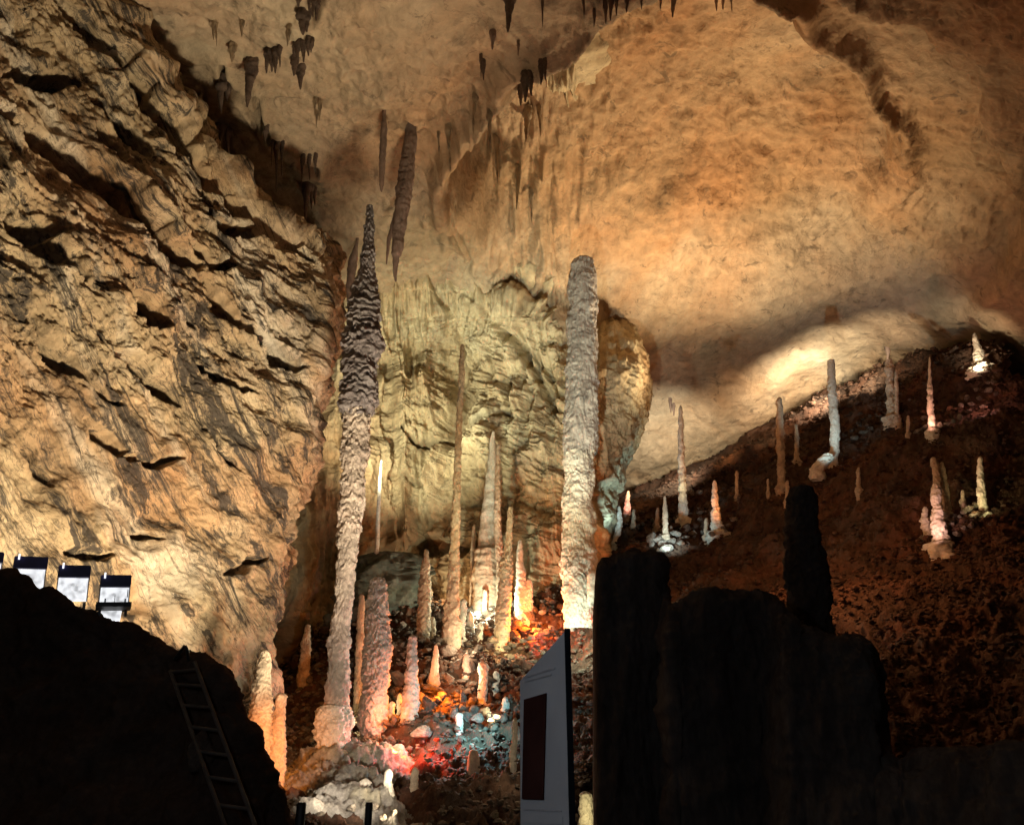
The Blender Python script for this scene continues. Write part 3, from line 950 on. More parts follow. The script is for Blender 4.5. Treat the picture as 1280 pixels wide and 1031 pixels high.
me, base = spire_mesh('rock', [(692, 492, 46), (697, 488, 70), (710, 484, 92), (735, 482, 112), (770, 480, 120)], 28.2, M['ledge'], nt=140, nz=120, plate=0.35, plate_amp=0.10, lump=0.5, seed=91, flat=0.6, rag=1.2)
o = link('rock', me)
o.location = [float(c) for c in base]
tag(o, 'dark greenish rock ledge at the foot of the alcove behind the thick plated stalagmite', 'rock')
lamp('spire_lamp', W(462, 706, 26.2), (.9, 1.0, .9), 130, 0.06, W(473, 640, 27.6), 60, 0.8)
# left pair
stal([(811, 331, 6), (816, 331, 11), (835, 330, 18), (860, 328, 23), (890, 326, 28), (920, 323, 32), (955, 321, 34)], 'tan',
     'larger of two stalagmites lit orange from below beside the mud mound', seed=60, plate=0.13, plate_amp=0.2, nt=80, nz=180, dy=-1.2)
stal([(865, 351, 6), (870, 351, 13), (900, 349, 17), (930, 347, 22), (968, 344, 24)], 'tan',
     'smaller of two stalagmites lit orange from below beside the mud mound', seed=61, plate=0.13, plate_amp=0.2, nt=72, nz=150, dy=-1.2)
stal([(780, 385, 5), (800, 383, 10), (840, 380, 14), (880, 378, 16)], 'tan', 'dim stalagmite in the shadow left of the tallest column', seed=62, dy=1.0)
# bottom row near the board
stal([(960, 486, 4), (966, 486, 9), (985, 485, 13), (1000, 484, 16), (1012, 484, 18)], 'pale', 'bright white stalagmite at the bottom, right of the lit grey rock', seed=63, nz=80, plate_amp=0.1)
stal([(972, 457, 6), (977, 457, 15), (985, 456, 14), (992, 455, 9), (1000, 455, 9)], 'pale', 'white mushroom-shaped stub on the lit grey rock', seed=64, nz=60, plate_amp=0.1)
stal([(958, 519, 3), (963, 519, 8), (985, 518, 11)], 'tan', 'small dull pointed stub right of the bright white stalagmite', seed=65, nz=60)
stal([(935, 592, 4), (938, 592, 10), (950, 592, 15), (962, 592, 17)], 'pale', 'lone bell-shaped grey stub in the dark below the teal rocks', seed=66, nz=60, plate_amp=0.05, lump=0.06)
stal([(896, 644, 3), (905, 644, 6), (930, 643, 7), (945, 641, 9), (962, 642, 8)], 'pale', 'thin knobbly white stalagmite touching the left edge of the board', seed=67, nz=100)
stal([(988, 731, 7), (992, 732, 15), (1010, 733, 17), (1040, 733, 19)], 'pale', 'short yellow-lit stalagmite at the bottom right of the board', seed=68, nz=80)

# ------------------------------------------------------------------ stalagmites far up the slope
R_ = [
    ([(632, 774, 2), (640, 774, 5), (655, 774, 9), (668, 772, 8), (678, 768, 5)], 'pale', 'white cone lit cold blue at the far left foot of the slope'),
    ([(613, 785, 2), (620, 785, 5), (642, 784, 9)], 'pale', 'small pink-lit cone behind the cold blue one'),
    ([(636, 792, 2), (640, 792, 4), (656, 792, 5)], 'tan', 'dull finger of rock right of the pink-lit cone'),
    ([(619, 831, 2), (630, 831, 5), (668, 832, 7)], 'tan', 'grey pointed stalagmite behind the bluish white boulders'),
    ([(634, 822, 2), (640, 822, 4), (658, 821, 6)], 'tan', 'small yellowish stub left of the grey pointed stalagmite'),
    ([(506, 851, 3), (530, 851, 6), (570, 852, 8), (600, 853, 9), (648, 854, 11)], 'pale', 'tall cream stalagmite in front of the bright patch of ceiling'),
    ([(600, 893, 3), (606, 893, 5), (630, 894, 8), (650, 896, 12), (665, 897, 16)], 'pale', 'orange-lit stalagmite right of the tall cream one'),
    ([(647, 883, 2), (650, 883, 4), (670, 882, 5)], 'tan', 'thin grey stub left of the orange-lit slope stalagmite'),
    ([(588, 921, 2), (592, 921, 4), (618, 921, 4)], 'tan', 'thin pale rod of rock alone on the dark slope, right of the orange-lit one'),
    ([(598, 960, 2), (603, 960, 3), (614, 960, 3)], 'tan', 'tiny white pin of rock left of the brown slope needle'),
    ([(496, 974, 4), (504, 974, 7), (540, 975, 9), (607, 977, 9)], 'tan', 'brown needle-like stalagmite in the middle of the slope'),
    ([(600, 984, 2), (607, 984, 5), (625, 984, 5)], 'tan', 'dim stub at the foot of the brown slope needle'),
    ([(530, 995, 4), (545, 996, 5), (575, 996, 6)], 'tan', 'dim brown rod between the brown needle and the bluish white pole'),
    ([(584, 1073, 2), (590, 1073, 5), (610, 1073, 5)], 'tan', 'dull short rod alone below and right of the bluish white pole'),
    ([(449, 1112, 8), (460, 1112, 10), (520, 1115, 12)], 'tan', 'thick dim reddish column under the ceiling edge'),
    ([(462, 1120, 3), (470, 1120, 4), (520, 1121, 5)], 'tan', 'thin dim reddish rod against the thick reddish column'),
    ([(446, 1162, 2), (470, 1162, 3), (480, 1162, 5), (510, 1163, 7), (537, 1165, 9)], 'pale', 'pink-lit stalagmite with a hair-thin top near the slope crest'),
    ([(519, 1135, 2), (525, 1135, 4), (541, 1135, 4)], 'tan', 'small pinkish rod left of the hair-thin topped stalagmite'),
    ([(416, 1217, 2), (425, 1219, 6), (440, 1222, 11), (458, 1226, 19)], 'pale', 'bright cream pointed cone on the very top of the slope'),
    ([(571, 1166, 4), (580, 1168, 8), (600, 1172, 10), (642, 1180, 12)], 'tan', 'taller twisted grey stalagmite of the pink-lit pair on the right slope'),
    ([(577, 1177, 3), (585, 1178, 6), (610, 1181, 8), (642, 1184, 9)], 'tan', 'grey side spire just right of the twisted grey stalagmite'),
    ([(603, 1169, 5), (612, 1170, 11), (640, 1171, 14), (678, 1175, 20)], 'pale', 'broad pink-lit stalagmite in front of the twisted grey one'),
    ([(570, 1225, 3), (580, 1225, 6), (610, 1226, 10), (641, 1229, 11)], 'pale', 'yellow-lit leaning stalagmite at the right of the slope'),
    ([(633, 1156, 3), (637, 1156, 6), (648, 1156, 6)], 'pale', 'small white stub left of the broad pink-lit stalagmite'),
    ([(612, 1203, 2), (617, 1203, 4), (624, 1203, 4)], 'tan', 'tiny dim stub between the pink-lit pair and the yellow-lit one'),
]
for i, (prof, mt, lab) in enumerate(R_):
    prof = prof[:-1] + [(prof[-1][0] - 2, prof[-1][1], prof[-1][2]), (prof[-1][0] + 2, prof[-1][1], prof[-1][2] * 1.8)]
    stal(prof, mt, lab, seed=80 + i * 1.3, nt=36, nz=110, plate=0.35, plate_amp=0.26, lump=0.36, sink=0.5, rag=1.0)
# the bluish white pole that reaches the ceiling, with its flow of calcite downhill
yP = ground_Y(1042, 575)
pole = empty('stalagmite', W(1042, 572, depth_at_y(572, yP)))
tag(pole, 'bluish white pole-like stalagmite reaching the ceiling with a pale flow at its foot', 'stalagmite')
child_spire(pole, 'shaft', [(449, 1039, 8), (460, 1039, 9), (500, 1041, 11), (540, 1044, 11), (562, 1043, 11), (576, 1040, 14)], yP, M['pale'], nt=40, nz=180, plate=0.3, plate_amp=0.22, lump=0.18, seed=120, rag=0.9)
child_spire(pole, 'flow', [(566, 1036, 8), (572, 1034, 18), (580, 1028, 22), (588, 1020, 18)], yP - 0.7, M['pale'], nt=40, nz=40, plate=0.3, plate_amp=0.2, lump=0.3, seed=121)

# ------------------------------------------------------------------ stalactites
def ceil_Y(px_, py_):
    d = ceil.depth(px_, py_)
    v = (515.5 - py_) / FPX
    return d * (CP - v * SP)


def tite(prof, mat, label, group=None, dy=-0.15, **kw):
    y0, x0, w0 = prof[0]
    Y = ceil_Y(x0, y0) + dy
    k = dict(nt=32, nz=70, plate=0.5, plate_amp=0.06, lump=0.2, flute=0.06, hang=True, sink=0.5)
    k.update(kw)
    return spire('stalactite', prof, Y, M[mat], label, 'stalactite', group, **k)


tite([(172, 513, 14), (200, 510, 18), (240, 505, 19), (290, 499, 15), (318, 496, 12), (322, 495, 7), (340, 494, 4), (352, 494, 1)], 'brownstone',
     'largest hanging stalactite, purple-brown, ending in a thin needle', nt=64, nz=200, seed=130, dy=-0.4)
tite([(146, 480, 4), (160, 480, 8), (200, 478, 8), (232, 477, 5), (240, 477, 1)], 'brownstone', 'slim brown stalactite left of the largest one', seed=131)
tite([(305, 446, 3), (325, 441, 11), (360, 437, 9), (390, 436, 2)], 'brownstone', 'reddish slab-like stalactite behind the top of the tallest stalagmite', seed=132)
tite([(240, 501, 4), (260, 497, 6), (300, 486, 5), (330, 483, 1)], 'brownstone', 'thin fin of rock hugging the left side of the largest stalactite', seed=133)
tite([(85, 314, 16), (92, 314, 14), (105, 311, 9), (122, 310, 6), (134, 309, 1)], 'dripstone', 'black wedge-shaped stalactite over the left wall', seed=134)
ORD = ['leftmost', 'second from left', 'third from left', 'fourth from left', 'fifth from left', 'sixth from left', 'seventh from left', 'eighth from left',
       'ninth from left', 'tenth from left', 'eleventh from left', 'twelfth from left', 'thirteenth from left', 'fourteenth from left', 'fifteenth from left']


def ordinal(k, n):
    if n == 2:
        return ('left one', 'right one')[k]
    return 'rightmost' if k == n - 1 else ORD[k]


clusters = [
    ('dark stalactite in the short comb right of the black wedge', 'comb of stalactites right of the black wedge', [(334, 72, 92, 5), (339, 72, 90, 6), (345, 71, 92, 5), (349, 68, 84, 3)]),
    ('dark stalactite in the ragged comb under the ceiling corner', 'ragged comb of ceiling stalactites', [(372, 62, 80, 4), (379, 60, 78, 5), (385, 58, 70, 4), (389, 60, 66, 3), (368, 64, 72, 3)]),
    ('thick dark stalactite stub high above the ragged comb', 'stubs above the ragged comb', [(378, 26, 44, 8), (383, 28, 40, 5)]),
    ('dark dripstone hanging from the ledge at the very top', 'top ledge drips', [(373, 0, 10, 5), (386, 0, 14, 4), (392, 4, 22, 4), (396, 10, 26, 4)]),
    ('small isolated dark stalactite under the ragged comb', 'isolated drips under the comb', [(368, 82, 95, 5), (375, 94, 112, 6)]),
    ('dark stalactite dripping from the curved ceiling ledge', 'drips under the curved ledge', [(276, 112, 142, 7), (284, 118, 128, 4), (344, 190, 216, 2.5), (346, 188, 240, 3), (352, 190, 220, 2.5), (378, 205, 228, 3), (386, 206, 225, 2.5), (340, 186, 208, 2), (332, 170, 180, 3), (394, 204, 218, 2.5)]),
    ('drooping brown stalactite above the wall corner', 'drooping stalactites above the wall corner', [(268, 168, 205, 12), (277, 168, 198, 5), (284, 172, 200, 5)]),
    ('ragged brown stalactite below the curved ledge', 'ragged tuft of stalactites below the curved ledge', [(384, 238, 276, 6), (389, 240, 262, 4), (393, 244, 256, 3), (380, 242, 258, 3)]),
    ('faint small drip left of the curved ledge', 'faint drips left of the curved ledge', [(249, 128, 148, 3), (258, 142, 160, 2.5), (267, 36, 50, 3), (270, 38, 58, 2), (290, 66, 78, 5), (302, 36, 46, 3), (360, 46, 58, 3), (393, 132, 146, 2), (400, 135, 150, 3), (396, 148, 160, 2)]),
    ('long dark fin hanging from the top edge above the dome', 'fin over the dome', [(637, 2, 40, 9)]),
    ('small dark stalactite along the rim of the dome', 'stalactites along the dome rim', [(678, 10, 34, 2), (729, 0, 20, 3), (757, 14, 30, 3), (764, 6, 26, 4), (771, 2, 20, 3), (784, 4, 16, 3), (842, 0, 22, 5), (826, 2, 14, 2), (895, 0, 14, 3), (904, 0, 12, 3), (914, 0, 16, 2), (743, 24, 34, 2), (616, 50, 62, 4), (648, 60, 70, 2), (802, 0, 12, 2)]),
    ('dark short stalactite in the row under the dome rim', 'row of stalactites under the dome rim', [(651, 112, 132, 6), (657, 108, 128, 6), (663, 106, 120, 4), (677, 92, 106, 4), (601, 78, 98, 2), (604, 88, 100, 3), (681, 88, 100, 3)]),
    ('brown drip hanging on the vault above the alcove', 'drips on the vault above the alcove', [(594, 126, 168, 4), (612, 150, 190, 4), (560, 168, 215, 4), (659, 148, 178, 6), (674, 144, 170, 3), (648, 222, 262, 4), (664, 250, 280, 3), (620, 180, 230, 4), (548, 175, 200, 2)]),
    ('thin drip hanging from the low ceiling over the slope', 'drips of the low ceiling over the slope', [(762, 596, 614, 3), (756, 600, 622, 3), (838, 506, 516, 2), (1110, 442, 470, 3), (842, 512, 520, 2), (783, 555, 565, 2)]),
]
for ci, (lab, grp, items) in enumerate(clusters):
    mt = 'ceiling' if ci in (12, 8) else 'brownstone' if ci in (6, 7, 10, 13) else 'dripstone'
    items = sorted(items)
    for k, (x, y0, y1, w_) in enumerate(items):
        hh = y1 - y0
        sl = math.sin(x * 1.7 + y0) * 0.06 * hh
        tite([(y0 - 3, x, w_ * 1.9), (y0 + 0.06 * hh, x, w_ * 1.15), (y0 + 0.25 * hh, x + sl * .4, w_), (y0 + 0.6 * hh, x + sl * .8, w_ * 0.62), (y1 - 0.1 * hh, x + sl, w_ * .3), (y1, x + sl, 0.4)],
             mt, lab if len(items) == 1 else lab + ', ' + ordinal(k, len(items)), grp if len(items) > 1 else None, nt=16, nz=28, plate=0.4, plate_amp=0.1, lump=0.3, flute=0.1, seed=200 + ci * 20 + k, sink=0.4)

# ------------------------------------------------------------------ loose rocks
def rock_mesh(seed, sub=3, rough_=0.5, mat=None):
    bm = bmesh.new()
    bmesh.ops.create_icosphere(bm, subdivisions=sub, radius=1.0)
    v = np.array([x.co[:] for x in bm.verts], np.float32)
    f = np.array([[x.index for x in fc.verts] for fc in bm.faces], np.int32)
    bm.free()
    h_ = 1 + rough_ * fbm(v * 0.9 + seed * 5.3, 3) + 0.5 * rough_ * ridged(v * 1.3 + seed, 2)
    v = v * h_[:, None]
    # flat facets where the stone broke
    r2 = np.random.RandomState(seed)
    for k in range(13):
        n = r2.normal(size=3)
        n /= np.linalg.norm(n)
        dd = v @ n
        lim = r2.uniform(0.5, 0.9)
        v = v - n * np.maximum(dd - lim, 0)[:, None] * 0.85
    v = v + v * (0.10 * ridged(v * 3.0 + seed, 3))[:, None]
    return mesh_from('rock', v, f, M[mat])


ROCKS = {mt: [rock_mesh(k + 10 * j, mat=mt) for k in range(6)] for j, mt in enumerate(['pale', 'tan', 'floor', 'darkrock'])}
for k in range(6):
    ROCKS['pale'][k].materials[0] = M['palerock']
    ROCKS['tan'][k].materials[0] = M['rubble']
rr = random.Random(5)


def rock(px_, py_, wpx, hpx, mat, label, group=None, surf=None, d=None, name='rock', cat='rock', lift=0.42):
    if d is None:
        d = (surf or floor).depth(px_, py_ + hpx * 0.35)
    s = wpx * d / FPX / 2
    sh = hpx * d / FPX / 2
    o = link(name, rr.choice(ROCKS[mat]))
    p = W(px_, py_ + hpx * 0.35, d)
    o.location = (p[0], p[1], p[2] + sh * lift * 2)
    o.scale = (s * rr.uniform(0.85, 1.1), s * rr.uniform(0.7, 1.0), sh * rr.uniform(0.8, 1.1))
    o.rotation_euler = (rr.uniform(-.3, .3), rr.uniform(-.3, .3), rr.uniform(0, 6.3))
    tag(o, label, cat, group)
    return o


# big lit grey rock under the foot of the tallest column
ctrl = []
for x, back, dy_ in [(338, 3.5, 40), (350, 1.2, 26), (362, .4, 14), (385, 0.1, 4), (415, -.1, -4), (445, -.1, -2), (475, 0, 8), (500, .3, 16), (516, .8, 26), (528, 2.0, 40), (536, 4.0, 60)]:
    ctrl.append([(x, y + dy_ * f_, d_ + back) for y, d_, f_ in [(952, 19.5, 1), (945, 17.3, 1), (955, 16.2, 1), (975, 15.0, .8), (1000, 13.6, .6), (1025, 12.4, .4), (1055, 11.3, .2), (1100, 10.5, 0), (1160, 10.0, 0)]])
grey = Sheet(ctrl, 200, 170)
grey.displace(0.30 * fbm(grey.P * 0.9, 4) + 0.13 * ridged(grey.P * 2.2, 4) + 0.06 * ridged(grey.P * 6, 2))
o = grey.build('rock', M['greyrock'], 'thing')
tag(o, 'big grey pitted rock under the foot of the tallest stalagmite', 'rock')

G = [
    # (label, group, material, [(x, y, w, h)...])
    ('rounded orange-lit boulder in the trio below the thick plated stalagmite', 'orange-lit boulder trio', 'pale', [(468, 936, 16, 15), (486, 926, 20, 14), (488, 940, 18, 17)]),
    ('dull brown boulder left of the orange-lit trio', None, 'tan', [(456, 931, 14, 12)]),
    ('bright red-lit slab right of the orange boulders', None, 'pale', [(527, 916, 30, 15)]),
    ('long flat orange-lit stone below the boulder trio', None, 'pale', [(472, 958, 36, 8)]),
    ('rounded orange boulder at the foot of the glowing orange cone', 'boulders by the glowing orange cone', 'pale', [(541, 849, 17, 15), (560, 848, 14, 14)]),
    ('flat pale slab in front of the orange boulders', None, 'pale', [(543, 862, 26, 6)]),
    ('teal-lit round rock in the heap right of the red slab', 'teal-lit heap of rocks', 'pale', [(568, 893, 14, 15), (577, 886, 12, 11), (583, 896, 16, 14), (592, 889, 14, 14), (599, 898, 16, 13), (579, 873, 11, 13), (590, 877, 13, 12), (609, 896, 12, 12), (573, 900, 12, 10)]),
    ('tan boulder at the right end of the teal heap', None, 'tan', [(607, 893, 12, 17)]),
    ('green-tinted dark stone right of the teal heap', 'dark stones right of the teal heap', 'tan', [(621, 897, 14, 14), (630, 900, 12, 12)]),
    ('round cream boulder under the foot of the thick plated stalagmite', 'boulders under the thick plated stalagmite', 'pale', [(456, 902, 26, 26), (474, 896, 20, 26), (466, 913, 22, 16)]),
    ('yellowish white stone right of the cream boulders', 'small stones right of the cream boulders', 'pale', [(494, 898, 16, 11), (504, 903, 9, 7)]),
    ('grey pitted rock left of the slim pinkish stalagmite', None, 'tan', [(498, 850, 22, 20)]),
    ('grey rock between the slim pinkish stalagmite and the slab', 'grey rocks by the slim pinkish stalagmite', 'tan', [(534, 880, 20, 16), (526, 872, 14, 12), (496, 872, 14, 12), (490, 866, 10, 9), (552, 870, 14, 12)]),
    ('white jagged stone under the pale stalagmite feet', 'white jagged stones', 'pale', [(590, 776, 14, 14), (597, 768, 12, 10), (604, 782, 14, 9), (585, 786, 12, 9), (556, 792, 10, 14), (598, 790, 9, 8), (612, 776, 9, 8)]),
    ('bright cream stone between orange cone and grey stub', 'bright cream stones', 'pale', [(570, 832, 17, 12), (582, 824, 12, 16), (589, 832, 10, 12), (564, 838, 8, 7)]),
    ('dull brown stone on the dark rubble behind the board', 'stones behind the board', 'tan', [(612, 850, 15, 11), (624, 846, 12, 9), (630, 862, 13, 9), (621, 870, 10, 8), (638, 872, 9, 9), (597, 858, 10, 8), (617, 833, 11, 8), (629, 826, 13, 9), (598, 812, 16, 10), (612, 808, 14, 9), (585, 806, 12, 8), (635, 810, 12, 8), (641, 846, 8, 8), (644, 832, 9, 8)]),
    ('greenish slab leaning left of the bright cream stones', None, 'tan', [(560, 815, 24, 18)]),
    ('pink and white stone in the red-lit strip above the board', 'red-lit strip of stones', 'pale', [(654, 801, 12, 7), (664, 797, 12, 7), (673, 793, 12, 7), (682, 789, 11, 7), (690, 786, 10, 7), (648, 797, 9, 7), (668, 788, 9, 6)]),
    ('orange-lit stone at the foot of the pointed orange stalagmite', 'stones at the orange stalagmite', 'pale', [(646, 766, 10, 9), (660, 768, 14, 12), (668, 762, 10, 9), (640, 752, 8, 9)]),
    ('red-lit stone against the foot of the massive pale column', None, 'pale', [(733, 770, 9, 10)]),
    ('dark rock at the foot of the massive pale column', 'dark rocks left of the massive column', 'tan', [(690, 752, 15, 9), (678, 758, 15, 8), (702, 760, 14, 10), (714, 769, 12, 9)]),
    ('mossy dark boulder below the pointed orange stalagmite', 'dark boulders by the yellow-footed stalagmite', 'floor', [(645, 782, 22, 14), (640, 795, 18, 12), (655, 788, 16, 10)]),
    ('pale pebble in the dark rubble at the bottom', 'pale pebbles in the dark rubble', 'tan', [(613, 1003, 11, 8), (632, 1012, 9, 8), (625, 1004, 7, 7), (640, 1018, 8, 9), (558, 945, 12, 12), (567, 938, 8, 8), (578, 990, 8, 5), (606, 960, 7, 5), (575, 925, 9, 9), (620, 930, 10, 7), (600, 985, 9, 6)]),
    ('white nodule on the lit grey rock at the bottom', 'nodules on the lit grey rock', 'pale', [(440, 1010, 14, 12), (468, 1008, 12, 12), (452, 1002, 10, 8), (400, 1022, 16, 14), (383, 1026, 14, 10), (478, 1022, 12, 12), (492, 1016, 10, 10)]),
    # slope clusters
    ('bluish white boulder in the cluster at the left foot of the slope', 'bluish white boulder cluster', 'pale', [(833, 686, 20, 12), (822, 674, 14, 12), (840, 676, 14, 8), (828, 678, 12, 10), (846, 668, 12, 9), (838, 662, 8, 10), (851, 678, 11, 7), (858, 672, 9, 6), (824, 688, 9, 8), (866, 666, 8, 6), (815, 680, 9, 8)]),
    ('dull grey boulder left of the bluish white cluster', None, 'tan', [(814, 674, 16, 18)]),
    ('dark mossy boulder in front of the tall cream stalagmite', 'dark boulders by the tall cream stalagmite', 'floor', [(857, 662, 20, 12), (868, 657, 14, 10), (846, 658, 12, 8)]),
    ('greenish lit stone right of the tall cream stalagmite', 'stones right of the tall cream stalagmite', 'pale', [(865, 616, 11, 9), (875, 616, 9, 7), (879, 604, 7, 5)]),
    ('pinkish stone by the orange-lit slope stalagmite', 'stones by the orange-lit slope stalagmite', 'pale', [(891, 668, 9, 6), (904, 660, 8, 6), (911, 656, 7, 5), (917, 649, 9, 7), (908, 664, 5, 4), (878, 666, 6, 5)]),
    ('small reddish stone in the row near the cold blue cone', 'row of reddish stones at the left foot of the slope', 'pale', [(796, 648, 8, 6), (790, 644, 6, 5), (803, 641, 7, 5), (815, 650, 6, 6), (818, 656, 7, 6), (826, 652, 6, 6), (843, 648, 6, 5), (848, 646, 6, 5), (838, 650, 6, 5), (803, 655, 5, 5)]),
    ('pink-lit stone at the foot of the hair-thin topped stalagmite', 'pink-lit stones near the slope crest', 'pale', [(1150, 539, 10, 7), (1158, 534, 11, 7), (1166, 537, 10, 7), (1175, 532, 10, 6), (1184, 530, 9, 6), (1155, 523, 6, 8), (1192, 526, 8, 5), (1200, 522, 8, 5), (1171, 528, 7, 5)]),
    ('dim pink stone on the knoll under the crest cone', 'dim pink stones on the knoll', 'pale', [(1215, 505, 9, 7), (1225, 498, 9, 7), (1238, 488, 8, 8), (1243, 478, 8, 8), (1209, 497, 8, 6), (1230, 508, 8, 6), (1246, 492, 8, 7), (1220, 488, 7, 6), (1202, 506, 7, 6), (1212, 514, 8, 6), (1192, 463, 6, 5), (1206, 460, 8, 5), (1236, 478, 6, 6)]),
    ('pink-lit stone round the broad pink stalagmite', 'pink-lit stones on the right slope', 'pale', [(1152, 674, 12, 9), (1181, 673, 14, 10), (1184, 662, 10, 8), (1196, 668, 9, 7), (1205, 660, 8, 7), (1190, 655, 8, 6), (1215, 656, 8, 8), (1168, 678, 9, 6), (1238, 655, 5, 6)]),
    ('yellow-lit pale stone at the foot of the leaning yellow stalagmite', 'yellow-lit stones on the right slope', 'pale', [(1205, 640, 11, 8), (1213, 636, 10, 9), (1220, 632, 8, 9), (1192, 645, 12, 6), (1216, 644, 9, 6), (1200, 646, 8, 5)]),
    ('dim grey stone on the dark slope above the black stalagmite', 'dim grey stones on the slope', 'tan', [(1069, 547, 9, 8), (1080, 540, 12, 4), (1088, 536, 10, 4), (1014, 588, 14, 7), (1022, 583, 10, 6)]),
]
for lab, grp, mt, items in G:
    items = sorted(items)
    for k, (x, y, w_, h_) in enumerate(items):
        rock(x, y, w_, h_, mt, surf=grey if 'lit grey rock' in lab else None, label=lab if len(items) == 1 else lab + ', ' + ordinal(k, len(items)), group=grp)
rock(247, 942, 34, 50, 'tan', 'dim orange-brown rock behind the ladder rungs on the mound', surf=mound)

# ------------------------------------------------------------------ rubble of the slope (countless stones, one mesh)
def rubble(name, n, region, seed, mat, smin, smax, power=2.0):
    r2 = np.random.RandomState(seed)
    bm = bmesh.new()
    bmesh.ops.create_icosphere(bm, subdivisions=1, radius=1.0)
    v0 = np.array([x.co[:] for x in bm.verts], np.float32)
    f0 = np.array([[x.index for x in fc.verts] for fc in bm.faces], np.int32)
    bm.free()
    P = floor.P.reshape(-1, 3)
    ok = np.where(region(floor.qx, floor.qy, floor.qd))[0]
    cell = floor.qd[ok] ** power
    pick = r2.choice(ok, n, p=cell / cell.sum())
    VV, FF = [], []
    for k, i in enumerate(pick):
        s = floor.qd[i] / FPX * (smin + (smax - smin) * r2.rand() ** 3) / 2
        v = v0 * (1 + 0.22 * r2.normal(size=(len(v0), 1))) * s * np.array([r2.uniform(.8, 1.5), r2.uniform(.8, 1.3), r2.uniform(.5, .95)])
        a = r2.uniform(0, 6.28)
        c, s_ = math.cos(a), math.sin(a)
        v = v @ np.array([[c, -s_, 0], [s_, c, 0], [0, 0, 1]])
        b = P[i] + r2.normal(size=3) * [0.15, 0.15, 0.0]
        VV.append(v + b + [0, 0, s * 0.25])
        FF.append(f0 + k * len(v0))
    me = mesh_from(name, np.concatenate(VV), np.concatenate(FF), M[mat], smooth=False)
    o = link(name, me)
    o['kind'] = 'stuff'
    return o


rubble('slope_rubble', 13000, lambda x, y, d: (x > 760) & (x < 1340) & (y > 430) & (y < 1060) & (d < 40), 3, 'floor', 2.5, 7)
rubble('slope_rubble', 6000, lambda x, y, d: (x > 780) & (x < 1340) & (y > 600) & (y < 1060) & (d < 24), 8, 'floor', 3, 10, 0.6)
rubble('floor_rubble', 9000, lambda x, y, d: (x > 300) & (x < 770) & (y > 730) & (y < 1060) & (d < 32) & ~((x > 345) & (x < 530) & (y > 945) & (d > 11)), 4, 'rubble', 3, 11, 0.5)

# ------------------------------------------------------------------ built things: light boxes, ladder, board, posts
def box(bm, c, s, rot=None):
    r = bmesh.ops.create_cube(bm, size=1.0)
    mtx = Matrix.Translation(Vector(c)) @ (rot.to_matrix().to_4x4() if rot is not None else Matrix.Identity(4)) @ Matrix.Diagonal((*s, 1))
    bmesh.ops.transform(bm, matrix=mtx, verts=r['verts'])
    return r['verts']


def bm_obj(name, bm, mat, parent=None, bevel=0.0):
    if bevel:
        bmesh.ops.bevel(bm, geom=bm.edges[:], offset=bevel, segments=2, affect='EDGES')
    me = bpy.data.meshes.new(name)
    bm.to_mesh(me)
    bm.free()
    me.materials.append(mat)
    return link(name, me, parent)


def bar(bm, a, b, r, n=8):
    a, b = Vector(a), Vector(b)
    dv = b - a
    res = bmesh.ops.create_cone(bm, cap_ends=True, segments=n, radius1=r, radius2=r, depth=dv.length)
    rot = dv.to_track_quat('Z', 'Y').to_matrix().to_4x4()
    bmesh.ops.transform(bm, matrix=Matrix.Translation((a + b) / 2) @ rot, verts=res['verts'])


def light_box(px_, py_top, wpx, hood, lit_h, d, label, details=False, foot=14):
    """dark hood over a bright white panel, seen from the front; the mound cuts it off below"""
    p = W(px_, py_top, d)
    k = d / FPX
    root = empty('light_box', p)
    root.rotation_euler = (0, -0.09, math.atan2(-p[0], p[1]))
    tag(root, label, 'light box', 'row of bright white light boxes on the mound')
    w_, hh, lh = wpx * k, hood * k, lit_h * k
    bm = bmesh.new()
    box(bm, (0, 0.06, -hh / 2), (w_, 0.20, hh))
    bm_obj('hood', bm, M['navy'], root, 0.008)
    bm = bmesh.new()
    box(bm, (0, 0.04, -hh - lh / 2), (w_ * 0.96, 0.05, lh))
    lit = bm_obj('lit_panel', bm, M['lit'], root, 0.004)
    bm = bmesh.new()
    box(bm, (-w_ * 0.36, -0.055, -hh * 0.08), (0.018, 0.03, hh * 0.42))
    bm_obj('pilot_lamp', bm, M['pilot'], root)
    for sx in (-1, 1):
        bm = bmesh.new()
        box(bm, (sx * w_ * 0.42, 0.10, -hh - lh - foot * k / 2), (0.03, 0.03, foot * k))
        bm_obj('leg', bm, M['blackmetal'], root)
    for sx in (-1, 1):
        bm = bmesh.new()
        box(bm, (sx * w_ * 0.475, 0.035, -hh - lh / 2), (0.012, 0.07, lh))
        bm_obj('frame', bm, M['print'], lit)
    if details:
        for q, (ux, uz, sw, shh) in enumerate([(-.28, .78, .05, .22), (.02, .68, .02, .4), (.36, .78, .05, .2), (.42, .35, .03, .5)]):
            bm = bmesh.new()
            box(bm, (ux * w_, 0.012, -hh - lh * uz), (sw * w_, 0.012, shh * lh))
            bm_obj('mark', bm, M['print'], lit)
        bm = bmesh.new()
        box(bm, (0, 0.0, -hh - lh - 0.03), (w_ * 1.12, 0.3, 0.05))
        bm_obj('shelf', bm, M['blackmetal'], root)
    return root


